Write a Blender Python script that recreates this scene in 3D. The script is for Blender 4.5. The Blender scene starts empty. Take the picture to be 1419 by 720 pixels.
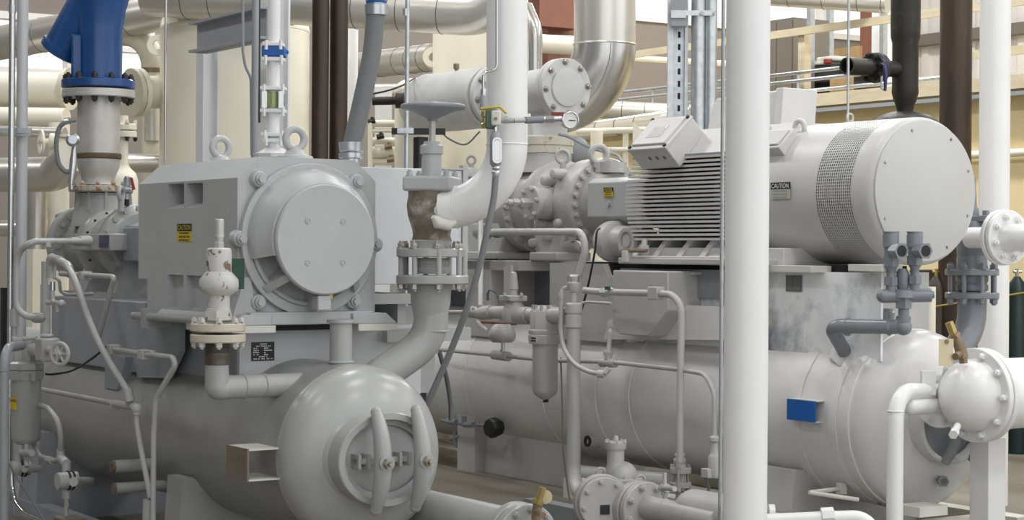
import bpy, math, random
from mathutils import Vector, Matrix
random.seed(11)
C = bpy.context.scene.collection
PI = math.pi
# ---------------------------------------------------------------- camera model
F, CX, HY, EYE, ROLL = 2600.0, 709.5, 347.0, 1.55, 0.0068
A = math.radians(33.3)
U = Vector((math.sin(A), -math.cos(A), 0))      # along the machines, towards the viewer
V = Vector((math.cos(A), math.sin(A), 0))       # across the machines, to the right and away
Z = Vector((0, 0, 1))
EYEP = Vector((0, 0, EYE))
def ray(px, py):
    x, y = px - CX, py - HY
    c, s = math.cos(ROLL), math.sin(ROLL)
    return Vector(((x*c + y*s)/F, 1.0, -(-x*s + y*c)/F))
def P(px, py, d=None, t=None, s=None, z=None):
    r = ray(px, py)
    if t is not None: d = t / r.dot(V)
    elif s is not None: d = s / r.dot(U)
    elif z is not None: d = (z - EYE) / r.z
    return EYEP + r*d
def M(s, t, z): return U*s + V*t + Z*z
def depth(p): return p.y
# ---------------------------------------------------------------- mesh builder
def basis(ax):
    ax = ax.normalized()
    h = Vector((0, 0, 1)) if abs(ax.z) < .9 else Vector((1, 0, 0))
    e1 = h.cross(ax).normalized(); e2 = ax.cross(e1)
    return e1, e2, ax
class MB:
    def __init__(self): self.v = []; self.f = []
    def add(self, vs, fs):
        n = len(self.v); self.v += [Vector(p) for p in vs]; self.f += [tuple(i+n for i in f) for f in fs]; return self
    def box(self, c, a, b, h, fr=(U, V, Z)):
        x, y, z = fr[0]*a/2, fr[1]*b/2, fr[2]*h/2
        vs = [c + x*i + y*j + z*k for i in (-1, 1) for j in (-1, 1) for k in (-1, 1)]
        return self.add(vs, [(0,1,3,2),(4,6,7,5),(0,4,5,1),(2,3,7,6),(0,2,6,4),(1,5,7,3)])
    def bx(self, s0, s1, t0, t1, z0, z1):
        return self.box(M((s0+s1)/2, (t0+t1)/2, (z0+z1)/2), s1-s0, t1-t0, z1-z0)
    def loft(self, loops, closed=True, cap=True):
        n = len(loops[0]); vs = [p for l in loops for p in l]; fs = []
        for k in range(len(loops)-1):
            for i in range(n if closed else n-1):
                j = (i+1) % n
                fs.append((k*n+i, k*n+j, (k+1)*n+j, (k+1)*n+i))
        if cap and closed:
            fs.append(tuple(range(n-1, -1, -1))); fs.append(tuple((len(loops)-1)*n+i for i in range(n)))
        return self.add(vs, fs)
    def lathe(self, o, ax, prof, n=32, a0=0, a1=2*PI, cap=True):
        e1, e2, ax = basis(ax)
        full = abs(a1-a0-2*PI) < 1e-6
        m = n if full else n+1
        loops = []
        for d, r in prof:
            r = max(r, 1e-4)
            loops.append([o + ax*d + (e1*math.cos(a0+(a1-a0)*i/n) + e2*math.sin(a0+(a1-a0)*i/n))*r for i in range(m)])
        return self.loft(loops, closed=full, cap=cap)
    def cyl(self, a, b, r, r2=None, n=20, cap=True):
        return self.lathe(a, b-a, [(0, r), ((b-a).length, r if r2 is None else r2)], n, cap=cap)
    def ring(self, a, b, ro, ri, n=32):
        L = (b-a).length
        return self.lathe(a, b-a, [(0, ri), (0, ro), (L, ro), (L, ri), (0, ri)], n, cap=False)
    def vl(self, cx, d, prof, n=28, cap=True):      # upright turned shape from (row, half width) pairs
        o = P(cx, prof[0][0], d=d)
        pr = [(P(cx, y, d=d).z - o.z, w*d/F) for y, w in prof]
        if pr[-1][0] < 0:
            pr = pr[::-1]; 
        return self.lathe(Vector((o.x, o.y, o.z)), Z, pr, n, cap=cap)
    def tube(self, pts, r, bend=0, n=10, seg=6, cap=True):
        pts = [Vector(p) for p in pts]; out = [pts[0]]; rr = r if isinstance(r, (list, tuple)) else None
        if rr: out = pts
        else:
            for i in range(1, len(pts)-1):
                p, a, b = pts[i], pts[i-1]-pts[i], pts[i+1]-pts[i]
                la, lb = a.length, b.length; a.normalize(); b.normalize()
                th = PI - a.angle(b, 0)
                if bend <= 0 or th < .02: out.append(p); continue
                d = min(bend*math.tan(th/2), la*.49 if i > 1 else la*.98, lb*.49 if i < len(pts)-2 else lb*.98)
                R = d/math.tan(th/2)
                ctr = p + (a+b).normalized()*(R/math.cos(th/2))
                s0 = p + a*d - ctr; s1 = p + b*d - ctr
                k = max(2, int(seg*th/(PI/2))+1)
                for j in range(k+1):
                    q = s0.lerp(s1, .5) if False else None
                    w = th*j/k
                    o_ = (s0*math.sin(th-w) + s1*math.sin(w))/math.sin(th) if math.sin(th) > 1e-5 else s0.lerp(s1, j/k)
                    out.append(ctr + o_)
            out.append(pts[-1])
        loops = []; e1 = None
        for i, p in enumerate(out):
            d = (out[min(i+1, len(out)-1)] - out[max(i-1, 0)]).normalized()
            if e1 is None: e1 = basis(d)[0]
            e1 = (e1 - d*e1.dot(d)).normalized(); e2 = d.cross(e1)
            q = rr[i] if rr else r
            loops.append([p + (e1*math.cos(2*PI*k/n) + e2*math.sin(2*PI*k/n))*q for k in range(n)])
        return self.loft(loops, cap=cap)
    def curve(self, pts, r, n=8, k=6):                # smooth hose through points
        pts = [Vector(p) for p in pts]; q = [pts[0]*2-pts[1]] + pts + [pts[-1]*2-pts[-2]]; out = []
        for i in range(1, len(q)-2):
            for j in range(k):
                t = j/k
                out.append(.5*((2*q[i]) + (q[i+1]-q[i-1])*t + (2*q[i-1]-5*q[i]+4*q[i+1]-q[i+2])*t*t + (3*q[i]-q[i-1]-3*q[i+1]+q[i+2])*t**3))
        out.append(pts[-1])
        return self.tube(out, [r]*len(out), n=n)
    def prism(self, loop, vec):
        return self.loft([[Vector(p) for p in loop], [Vector(p)+vec for p in loop]])
    def torus(self, c, ax, R, r, n=28, m=10, a0=0, a1=2*PI):
        e1, e2, ax = basis(ax); full = abs(a1-a0-2*PI) < 1e-6; loops = []
        for i in range(n+1):
            a = a0 + (a1-a0)*i/n; d = e1*math.cos(a)+e2*math.sin(a)
            loops.append([c + d*(R + r*math.cos(2*PI*k/m)) + ax*r*math.sin(2*PI*k/m) for k in range(m)])
        return self.loft(loops, cap=not full)
    def sphere(self, c, r, n=20, ax=Z, sq=1.0):
        return self.lathe(c, ax, [(-r*sq*math.cos(PI*i/12), r*math.sin(PI*i/12)) for i in range(13)], n)
    def clampz(self, zmin):
        for p in self.v:
            if p.z < zmin: p.z = zmin
        return self
    def mesh(self, name, org, ang=38):
        me = bpy.data.meshes.new(name)
        me.from_pydata([tuple(p-org) for p in self.v], [], self.f)
        me.validate(); me.update()
        import bmesh
        bm = bmesh.new(); bm.from_mesh(me)
        bmesh.ops.recalc_face_normals(bm, faces=bm.faces); bm.to_mesh(me); bm.free()
        me.polygons.foreach_set('use_smooth', [True]*len(me.polygons))
        me.set_sharp_from_angle(angle=math.radians(ang))
        return me
    def part(self, name, mat, root, bev=0, label=None, ang=38):
        org = Vector(root['_o']) if '_o' in root else Vector((0, 0, 0))
        o = bpy.data.objects.new(name, self.mesh(name, org, ang)); C.objects.link(o)
        o.parent = root; o['_o'] = list(org); o.data.materials.append(mat)
        if bev: bevel(o, bev)
        if label: o['label'] = label
        return o
    def single(self, name, mat, label=None, cat=None, group=None, bev=0, kind=None, ang=38):
        lo = Vector([min(p[i] for p in self.v) for i in range(3)]); hi = Vector([max(p[i] for p in self.v) for i in range(3)])
        org = Vector(((lo.x+hi.x)/2, (lo.y+hi.y)/2, lo.z))
        o = bpy.data.objects.new(name, self.mesh(name, org, ang)); C.objects.link(o)
        o.location = org; o['_o'] = list(org); o.data.materials.append(mat)
        if bev: bevel(o, bev)
        if label: o['label'] = label
        if cat: o['category'] = cat
        if group: o['group'] = group
        if kind: o['kind'] = kind
        return o
def bevel(o, w, seg=2):
    b = o.modifiers.new('bevel', 'BEVEL'); b.width = w; b.segments = seg; b.limit_method = 'ANGLE'; b.angle_limit = math.radians(40)
def thing(name, label, cat, loc, group=None):
    o = bpy.data.objects.new(name, None); C.objects.link(o); o.empty_display_size = .05
    o.location = loc; o['_o'] = list(loc); o['label'] = label; o['category'] = cat
    if group: o['group'] = group
    return o
def cut(o, cutter):                                  # carve a recess out of a mesh and keep the result
    org = Vector(o['_o'])
    c = bpy.data.objects.new('cutter', cutter.mesh('cutter', org)); C.objects.link(c)
    c.parent = o.parent
    if o.parent is None: c.location = o.location
    b = o.modifiers.new('cut', 'BOOLEAN'); b.object = c; b.operation = 'DIFFERENCE'; b.solver = 'EXACT'
    dg = bpy.context.evaluated_depsgraph_get(); dg.update()
    me = bpy.data.meshes.new_from_object(o.evaluated_get(dg))
    o.modifiers.clear(); o.data = me
    bpy.data.objects.remove(c)
    me.polygons.foreach_set('use_smooth', [True]*len(me.polygons)); me.set_sharp_from_angle(angle=math.radians(38))
    return o
_bolt = {}
def bolts(root, c, ax, R, n, r, mat, phase=0, stud=.6, name='bolt', hex_=True, skip=None):
    key = (round(r, 4), mat.name, stud, hex_)
    if key not in _bolt:
        m = MB(); m.lathe(Vector((0, 0, 0)), Z, [(0, r*1.25), (r*.25, r*1.25)], 12)
        m.lathe(Vector((0, 0, 0)), Z, [(0, r), (r*1.3, r), (r*1.45, r*.85)], 6 if hex_ else 12)
        if stud: m.lathe(Vector((0, 0, 0)), Z, [(0, r*.55), (r*(1.3+stud), r*.55)], 8)
        me = m.mesh('bolt', Vector((0, 0, 0))); me.materials.append(mat); _bolt[key] = me
    org = Vector(root['_o']); e1, e2, a = basis(ax)
    q = Z.rotation_difference(a)
    for i in range(n):
        th = phase + 2*PI*i/n
        if skip and skip(th): continue
        o = bpy.data.objects.new(name, _bolt[key]); C.objects.link(o); o.parent = root
        o.location = c + (e1*math.cos(th)+e2*math.sin(th))*R - org
        o.rotation_mode = 'QUATERNION'; o.rotation_quaternion = q
def flange(root, c, ax, R, th, mat, n=8, bs=.012, bmat=None, back=False, name='flange', inset=.16, front=True, phase=.2, ri=0):
    ax = ax.normalized(); m = MB(); b = th*.12
    m.lathe(c - ax*th/2, ax, [(0, R-b), (b, R), (th-b, R), (th, R-b)], 40)
    o = m.part(name, mat, root)
    if n and front: bolts(root, c + ax*th/2, ax, R*(1-inset), n, bs, bmat or mat, phase)
    if n and back: bolts(root, c - ax*th/2, -ax, R*(1-inset), n, bs, bmat or mat, -phase)
    return o
def text(parent, s, c, ex, ey, h, mat, w=None, name='lettering'):   # flat letters standing a hair off a plate
    cu = bpy.data.curves.new('lettering', 'FONT'); cu.body = s; cu.align_x = 'CENTER'; cu.align_y = 'CENTER'; cu.size = 1; cu.extrude = .01
    t = bpy.data.objects.new('lettering', cu); C.objects.link(t)
    dg = bpy.context.evaluated_depsgraph_get(); dg.update()
    me = bpy.data.meshes.new_from_object(t.evaluated_get(dg)); bpy.data.objects.remove(t)
    xs = [v.co.x for v in me.vertices]; ys = [v.co.y for v in me.vertices]
    kx = (w/(max(xs)-min(xs))) if w else h/(max(ys)-min(ys)); ky = h/(max(ys)-min(ys))
    mx, my = (max(xs)+min(xs))/2, (max(ys)+min(ys))/2
    nz = ex.cross(ey); org = Vector(parent['_o'])
    for v in me.vertices:
        v.co = c - org + ex*(v.co.x-mx)*kx + ey*(v.co.y-my)*ky + nz*(.0008 + v.co.z*.03)
    me.name = name; me.materials.clear(); me.materials.append(mat)
    o = bpy.data.objects.new(name, me); C.objects.link(o); o.parent = parent; o['_o'] = list(org)
    return o
# ---------------------------------------------------------------- materials
def lin(c):
    c = c/255.0
    return c/12.92 if c <= .04045 else ((c+.055)/1.055)**2.4
def rgb(c): return (lin(c[0]), lin(c[1]), lin(c[2]), 1)
def mat(name, col, rough=.5, metal=0.0, var=.07, scale=5.0, bump=.015, bscale=60, stain=None, stain_at=.62, stain_scale=9, stain_soft=.06, spec=.5, stretch=None, coat=0):
    m = bpy.data.materials.new(name); m.use_nodes = True; nt = m.node_tree; N = nt.nodes; L = nt.links
    b = N['Principled BSDF']; tc = N.new('ShaderNodeTexCoord'); src = tc.outputs['Object']
    if stretch:
        mp = N.new('ShaderNodeMapping'); mp.inputs['Scale'].default_value = stretch; L.new(src, mp.inputs['Vector']); src = mp.outputs['Vector']
    n = N.new('ShaderNodeTexNoise'); n.inputs['Scale'].default_value = scale; n.inputs['Detail'].default_value = 5; L.new(src, n.inputs['Vector'])
    r = N.new('ShaderNodeValToRGB'); c = rgb(col)
    r.color_ramp.elements[0].position = .3; r.color_ramp.elements[1].position = .7
    r.color_ramp.elements[0].color = tuple(max(0, x*(1-var)) for x in c[:3])+(1,)
    r.color_ramp.elements[1].color = tuple(min(1, x*(1+var)) for x in c[:3])+(1,)
    L.new(n.outputs['Fac'], r.inputs['Fac']); out = r.outputs['Color']
    if stain:
        n2 = N.new('ShaderNodeTexNoise'); n2.inputs['Scale'].default_value = stain_scale; n2.inputs['Detail'].default_value = 7; n2.inputs['Roughness'].default_value = .65; L.new(src, n2.inputs['Vector'])
        r2 = N.new('ShaderNodeValToRGB'); r2.color_ramp.elements[0].position = stain_at-stain_soft; r2.color_ramp.elements[1].position = stain_at+stain_soft
        mx = N.new('ShaderNodeMix'); mx.data_type = 'RGBA'; L.new(n2.outputs['Fac'], r2.inputs['Fac']); L.new(r2.outputs['Color'], mx.inputs[0])
        L.new(out, mx.inputs[6]); mx.inputs[7].default_value = rgb(stain); out = mx.outputs[2]
    L.new(out, b.inputs['Base Color'])
    b.inputs['Roughness'].default_value = rough; b.inputs['Metallic'].default_value = metal; b.inputs['Specular IOR Level'].default_value = spec
    if coat: b.inputs['Coat Weight'].default_value = coat; b.inputs['Coat Roughness'].default_value = .15
    if bump:
        nb = N.new('ShaderNodeTexNoise'); nb.inputs['Scale'].default_value = bscale; nb.inputs['Detail'].default_value = 3; L.new(src, nb.inputs['Vector'])
        bp = N.new('ShaderNodeBump'); bp.inputs['Strength'].default_value = bump*8; bp.inputs['Distance'].default_value = .004
        L.new(nb.outputs['Fac'], bp.inputs['Height']); L.new(bp.outputs['Normal'], b.inputs['Normal'])
    return m
GREY   = mat('machine_grey', (163,164,163), .29, var=.05, bump=.012)
GREYM  = mat('motor_grey', (175,176,177), .42, var=.04, bump=.02)
GREYD  = mat('satin_dark_grey', (138,141,146), .45, var=.08)
BLUEG  = mat('frame_blue_grey', (150,154,160), .5, var=.07)
PIPEG  = mat('pipe_grey', (172,172,170), .36, var=.06, stain=(140,128,108), stain_at=.7)
RGREY  = mat('warm_light_grey', (176,175,173), .4, var=.05, stain=(150,142,128), stain_at=.73)
RMOT   = mat('fan_cowl_grey', (196,195,193), .4, var=.04)
INSUL  = mat('jacket_warm_grey', (212,211,210), .38, var=.04, scale=3, bump=.03, bscale=14)
INSW   = mat('jacket_white', (204,203,203), .33, var=.03, scale=3, bump=.03, bscale=12)
WHITE  = mat('white_paint', (232,232,232), .3, var=.02, bump=.006)
WHITEM = mat('white_enamel', (226,226,226), .34, var=.03)
DKG    = mat('gloss_slate_grey', (122,127,134), .28, var=.07)
SILVER = mat('silver_overspray', (244,245,247), .4, .0, var=.05, stain=(122,127,134), stain_at=.58, stain_scale=1.7, stain_soft=.1)
SILV   = mat('silver_plain', (196,198,201), .4, .2, var=.05)
PLATEW = mat('pad_off_white', (206,204,196), .5)
CREAM  = mat('cream_jacket', (236,231,214), .42, var=.03, scale=2)
CREAMD = mat('cream_fitting', (212,207,188), .45, var=.05)
PALE   = mat('pale_column', (230,231,232), .45, var=.03)
ALU    = mat('aluminium_cladding', (216,213,206), .33, .7, var=.08, scale=2, bump=.03, bscale=20)
SEAM   = mat('jacket_seam', (112,108,101), .5, .4)
ALUS   = mat('aluminium_elbow', (205,204,202), .26, .85, var=.1, scale=2.5, bump=.05, bscale=6)
GALV   = mat('galvanised', (192,197,200), .36, .75, var=.13, scale=18)
ZINC   = mat('zinc_fitting', (190,194,198), .3, .8, var=.1, scale=20)
CHROME = mat('bright_steel', (200,200,200), .18, .95, var=.03)
STEEL  = mat('stainless_spool', (196,194,189), .45, .4, var=.12, scale=7, stain=(96,84,70), stain_at=.72, stain_scale=7)
WELD   = mat('weld_scale', (98,84,68), .7, .3, var=.3, scale=20)
BOLTK  = mat('black_bolt', (46,45,46), .45, .3)
BOLTZ  = mat('zinc_bolt', (172,168,160), .35, .7, stain=(120,88,56), stain_at=.6, stain_scale=40)
BROWN  = mat('bare_brown_pipe', (62,50,42), .42, .35, var=.3, scale=6, stretch=(1,1,.25), stain=(88,70,56), stain_at=.63)
BLACKP = mat('dark_olive_pipe', (40,37,32), .5, .2, var=.22, scale=5, stain=(64,57,46), stain_at=.64)
BLUE   = mat('blue_enamel', (8,68,128), .34, var=.12, coat=.3)
NAVY   = mat('navy_handle', (34,36,92), .4)
BLUEP  = mat('blue_plate', (18,88,166), .5, var=.05)
RUST   = mat('rusty_casting', (112,101,88), .7, var=.3, scale=12, bump=.06, bscale=40, stain=(170,166,158), stain_at=.57, stain_scale=9, stain_soft=.08)
RUSTP  = mat('chipped_white_paint', (196,195,191), .4, var=.05, stain=(122,94,78), stain_at=.59, stain_scale=16, stain_soft=.015)
RUSTF  = mat('rust_streaked_flange', (196,192,178), .45, var=.06, stain=(150,124,88), stain_at=.6, stain_scale=12)
OCHRE  = mat('ochre_flange', (196,188,172), .45, var=.06, stain=(150,128,92), stain_at=.64, stain_scale=14)
ORUST  = mat('orange_rust_flange', (178,172,160), .5, stain=(132,98,52), stain_at=.54, stain_scale=26, stain_soft=.03)
FROST  = mat('frosted_casing', (197,197,196), .6, var=.07, scale=6, bump=.05, bscale=60)
DFLEX  = mat('grey_flex_duct', (120,122,124), .5, var=.05)
CONDG  = mat('conduit_grey', (146,150,154), .4, var=.06)
HOSE   = mat('dark_hose', (92,94,96), .55)
BLACK  = mat('black_rubber', (30,30,31), .5)
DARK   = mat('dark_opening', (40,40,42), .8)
BRASS  = mat('brass', (176,154,100), .35, .6, var=.12, scale=20)
BRONZE = mat('bronze_body', (138,120,96), .45, .4, var=.15, scale=18)
GREEN  = mat('green_cap', (44,76,64), .5)
RED    = mat('red_handle', (138,46,40), .45)
YELLOW = mat('label_yellow', (200,176,44), .5, var=.03, bump=0)
FADED  = mat('label_faded', (176,177,166), .6, var=.05, bump=0)
INK    = mat('label_black', (24,24,24), .6, var=0, bump=0)
INKW   = mat('label_white', (226,226,222), .6, var=0, bump=0)
PLATEK = mat('black_nameplate', (34,34,36), .4, bump=0)
PLATEB = mat('brown_plate', (120,108,96), .55, var=.12, scale=12, stain=(98,76,62), stain_at=.62)
PLATEG = mat('etched_plate', (122,122,120), .5, .3, var=.1, scale=40)
PURPLE = mat('tarnished_plate', (92,86,110), .4, .3, var=.2, scale=20)
TAG    = mat('paper_tag', (222,208,176), .7, bump=0)
WOOD   = mat('timber', (200,188,160), .6, var=.1, scale=3, stretch=(1,1,6))
PLY    = mat('plywood', (160,132,92), .65, var=.14, scale=8)
TANW   = mat('tan_wall', (226,208,162), .8, var=.04, scale=1.5)
FLOORM = mat('concrete_floor', (120,115,104), .55, var=.07, scale=1.6, bump=.01, stain=(108,102,91), stain_at=.6, stain_scale=2.0, stain_soft=.15)
WALLM  = mat('wall_liner', (124,117,110), .75, var=.04, scale=1)
SIDING = mat('white_siding', (216,212,208), .6, var=.03)
CEILM  = mat('ceiling_white', (206,204,200), .8)
REDBR  = mat('primer_brown_steel', (124,80,64), .6, var=.1)
LOCK   = mat('cabinet_taupe', (108,102,93), .5, var=.03)
TEAL   = mat('dark_teal_cylinder', (24,46,47), .35, var=.06)
GLASSM = mat('sight_glass', (150,160,110), .1, .2, bump=0)
def glass_pane():
    m = bpy.data.materials.new('window_glass'); m.use_nodes = True; nt = m.node_tree; N = nt.nodes; N.clear()
    o = N.new('ShaderNodeOutputMaterial'); t = N.new('ShaderNodeBsdfTransparent'); g = N.new('ShaderNodeBsdfGlossy'); x = N.new('ShaderNodeMixShader')
    x.inputs[0].default_value = .06; g.inputs['Roughness'].default_value = .02
    nt.links.new(t.outputs[0], x.inputs[1]); nt.links.new(g.outputs[0], x.inputs[2]); nt.links.new(x.outputs[0], o.inputs[0]); return m
PANE = glass_pane()
# ---------------------------------------------------------------- camera, sky, lamps
cam = bpy.data.cameras.new('camera'); co = bpy.data.objects.new('camera', cam); C.objects.link(co)
cam.sensor_fit = 'HORIZONTAL'; cam.sensor_width = 36; cam.lens = 36*F/1419; cam.shift_y = -(360-HY)/1419; cam.clip_end = 200
co.matrix_world = Matrix.Translation(EYEP) @ Matrix.Rotation(PI/2, 4, 'X') @ Matrix.Rotation(ROLL, 4, 'Z')
sc = bpy.context.scene; sc.camera = co
sc.view_settings.view_transform = 'Standard'; sc.view_settings.look = 'None'; sc.view_settings.gamma = 1; sc.view_settings.exposure = -0.55
sc.view_settings.use_curve_mapping = False
sc.cycles.use_denoising = True; sc.cycles.max_bounces = 6
w = bpy.data.worlds.new('sky'); sc.world = w; w.use_nodes = True
bg = w.node_tree.nodes['Background']; bg.inputs[0].default_value = (.97, .985, 1, 1); bg.inputs[1].default_value = 2.1
def lamp(loc, size, energy, col=(.985, .995, 1), rot=(0, 0, 0), sy=None):
    l = bpy.data.lights.new('high_bay_light', 'AREA'); l.energy = energy; l.color = col; l.size = size
    if sy: l.shape = 'RECTANGLE'; l.size_y = sy
    o = bpy.data.objects.new('high_bay_light', l); C.objects.link(o); o.location = loc; o.rotation_euler = rot
for t, e in ((0.5, 72), (5.7, 115), (10.5, 180), (16, 190)):
    for s in (-17, -13, -9, -5, -1.5):
        p = M(s, t, 7.1); lamp(p, .5, e*(1.75 if s < -12 else 1), sy=1.1)
# ================================================================ setting
S_FAR, T_RIGHT, HCEIL = -20.0, 20.0, 7.3
MB().bx(-30, 4, -12, 26, -.1, 0).single('floor', FLOORM, kind='structure')
MB().bx(S_FAR-.3, 0, -12, T_RIGHT+.3, HCEIL, HCEIL+.15).single('ceiling', CEILM, kind='structure')
m = MB()
z0, z1 = 4.62, 6.1
tw0, tw1 = 10.2, 19.8           # long clerestory strip on the right half
tl0, tl1, zl0, zl1 = 5.6, 8.4, 3.42, 4.1   # lower windows on the left half
m.bx(S_FAR-.3, S_FAR, -12, T_RIGHT, 0, zl0)
m.bx(S_FAR-.3, S_FAR, -12, tl0, zl0, zl1); m.bx(S_FAR-.3, S_FAR, tl1, T_RIGHT, zl0, zl1)
m.bx(S_FAR-.3, S_FAR, -12, T_RIGHT, zl1, z0)
m.bx(S_FAR-.3, S_FAR, -12, tw0, z0, z1); m.bx(S_FAR-.3, S_FAR, tw1, T_RIGHT, z0, z1)
m.bx(S_FAR-.3, S_FAR, -12, T_RIGHT, z1, HCEIL)
m.single('wall_back', WALLM, kind='structure')
m = MB(); m.bx(S_FAR-.3, 1, T_RIGHT, T_RIGHT+.2, 0, HCEIL)
k = S_FAR
while k < 0:
    m.bx(k, k+.12, T_RIGHT-.05, T_RIGHT, 0, HCEIL); k += .45
m.single('wall_right', SIDING, kind='structure')
m = MB()
for zz in (3.45, 4.55, 5.6): m.bx(S_FAR, 0, T_RIGHT-.2, T_RIGHT-.05, zz, zz+.16)
m.single('trim_1', LOCK, kind='structure')
def window(n, t0, t1, za, zb, div, tr):
    f = MB()
    f.bx(S_FAR-.12, S_FAR+.04, t0, t1, za, za+.08); f.bx(S_FAR-.12, S_FAR+.04, t0, t1, zb-.08, zb)
    for i in range(div+1):
        q = t0 + (t1-t0-.07)*i/div; f.bx(S_FAR-.12, S_FAR+.04, q, q+.07, za, zb)
    if tr: f.bx(S_FAR-.12, S_FAR+.04, t0, t1, za+(zb-za)*.48, za+(zb-za)*.48+.05)
    o = f.single('window_%d' % n, SIDING, kind='structure')
    MB().bx(S_FAR-.08, S_FAR-.06, t0+.02, t1-.02, za+.02, zb-.02).part('pane', PANE, o)
window(1, tl0, tl1, zl0, zl1, 5, True)
window(2, tw0, 14.4, z0, z1, 4, False)
window(3, 14.4, tw1, z0, z1, 4, False)
MB().bx(S_FAR, 1, -6.2, -6, 0, HCEIL).single('added_light_block_left', mat('light_block_grey', (150,152,156), .8), kind='structure')  # added out-of-view wall, keeps daylight off the left-facing sides
# mezzanine on the right
MT = 12.4
MB().bx(-19.9, -5, MT+.12, MT+.3, 0, 2.97).single('wall_mezzanine', TANW, kind='structure')
MB().bx(-19.9, -5, MT, T_RIGHT, 2.97, 3.03).single('trim_2', WOOD, kind='structure')
# ================================================================ left machine: oil separator tank
LT, LZ, LR = 4.07, .63, .40
def lp(s, t, z): return M(s, t, z)
tk = thing('oil_separator_tank', 'gloss grey horizontal tank with oval manway on its rounded head, front left', 'tank', M(-9.7, LT, 0))
m = MB(); h = [(4.5, LR)]; 
prof = [(.0, .02)] + [(.2-.2*math.cos(PI/2*i/8), LR*math.sin(PI/2*i/8)) for i in range(1, 9)]
prof += [(4.74-.015, LR), (4.74-.008, LR+.003), (4.74+.004, LR+.003), (4.74+.011, LR)]
prof += [(4.74+.2*math.sin(PI/2*i/10)+.02, LR*math.cos(PI/2*i/10)) for i in range(0, 10)] + [(4.961, .01)]
S0 = -12.2
m.lathe(M(S0, LT, LZ), U, prof, 72); m.part('shell', GREY, tk)
def ell(s, a, b, n=44, t=LT, z=LZ): return [M(s, t+a*math.cos(2*PI*i/n), z+b*math.sin(2*PI*i/n)) for i in range(n)]
m = MB(); m.loft([ell(-7.40, .262, .222), ell(-7.285, .262, .222), ell(-7.27, .248, .208), ell(-7.175, .248, .208), ell(-7.17, .244, .204), ell(-7.17, .217, .177), ell(-7.21, .215, .175), ell(-7.21, .19, .15)], cap=False)
m.part('manway_neck', GREY, tk)
cv = MB(); cv.loft([ell(-7.26, .226, .186), ell(-7.235, .222, .182), ell(-7.222, .17, .14), ell(-7.214, .1, .08), ell(-7.212, .03, .025)])
cover = cv.part('manway_cover', GREY, tk)
m = MB()
for dt in (-.125, .08): m.bx(-7.225, -7.15, LT+dt-.035, LT+dt-.022, LZ-.03, LZ+.03); m.bx(-7.225, -7.15, LT+dt+.012, LT+dt+.025, LZ-.03, LZ+.03)
m.bx(-7.20, -7.17, LT-.16, LT+.12, LZ-.012, LZ+.012); m.part('lug', GREY, cover)
for dt in (-.075, .125):
    m = MB(); pts = []; rr = []
    for i in range(15):
        q = -1 + 2*i/14
        pts.append(M(-7.160+.062*(1-q*q)+.012, LT+dt, LZ+.212*q)); rr.append(.025+.014*(1-abs(q)**2.5) if abs(q) < .99 else .025)
    loops = []
    for p, r in zip(pts, rr): pass
    m.tube(pts, rr, n=14); m.sphere(pts[0], .026); m.sphere(pts[-1], .026)
    y = m.part('manway_yoke', GREY, tk)
    c = M(-7.160+.100, LT+dt, LZ); n_ = MB(); n_.cyl(c, c+U*.012, .036, n=20); n_.part('washer', GREY, y)
    n_ = MB(); n_.cyl(c+U*.012, c+U*.036, .024, n=6); n_.cyl(c+U*.03, c+U*.055, .013, n=12); n_.part('nut', BOLTZ, y)
m = MB(); p = M(-7.62, LT, .99); m.cyl(p, p+Z*.225, .052, n=28); m.ring(p+Z*.225, p+Z*.24, .066, .03); m.torus(p+Z*.045, Z, .054, .008); m.part('nozzle', GREY, tk)
# plate bracket on the side
bk = MB(); a, b = P(316, 640, t=3.53), P(345, 640, t=3.53); sa, sb = a.dot(U), b.dot(U)
zt, zb = P(330, 620, t=3.53).z, P(330, 662, t=3.53).z
for zz in (zt, zb): bk.bx(sa, sb, 3.53, 3.73, zz-.004, zz+.004)
bk.bx(sa, sb, 3.68, 3.69, zb, zt); o = bk.part('plate_bracket', PLATEW, tk)
MB().bx(sa, sb, 3.522, 3.531, zb-.004, zt+.004).part('name_plate', PLATEB, o, label='brown unreadable name plate')
for (x0, y0, x1, y1, r) in ((158, 646, 186, 650, .024), (160, 676, 198, 682, .020)):
    m = MB(); a = P(x0, y0, t=3.50); b = M(a.dot(U), 3.86, a.z); m.cyl(a, b, r*1.35, n=20); o = m.part('coupling', GREY, tk)
    m = MB(); m.ring(a-V*.014, a, r*1.28, r*.5); m.part('plug', PLATEB, o)
# saddles
def saddle(root, s0, s1, tc, tz, R, half, mat_, ztop):
    loop = []
    y0 = tc-half; loop += [(y0-.03, 0), (tc+half+.03, 0), (tc+half, ztop)]
    a1 = math.acos(max(-1, min(1, (ztop-tz)/R)))
    for i in range(13):
        th = -math.asin(min(.99, (half-.03)/R)) + 2*math.asin(min(.99, (half-.03)/R))*(12-i)/12
        loop.append((tc+R*math.sin(th), min(ztop, tz-R*math.cos(th))))
    loop.append((y0, ztop))
    MB().prism([M(s0, t, z) for t, z in loop], U*(s1-s0)).part('saddle', mat_, root)
saddle(tk, -8.62, -8.44, LT, LZ, LR-.01, .42, GREY, .44)
saddle(tk, -10.9, -10.35, LT, LZ, LR-.01, .46, BLUEG, .5)
m = MB()
for zt_ in (0,): m.bx(-12, -7.9, LT-.5, LT-.40, 0.0, .10); m.bx(-12, -7.9, LT+.40, LT+.5, 0.0, .10)
m.part('skid_rail', BLUEG, tk)
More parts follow.
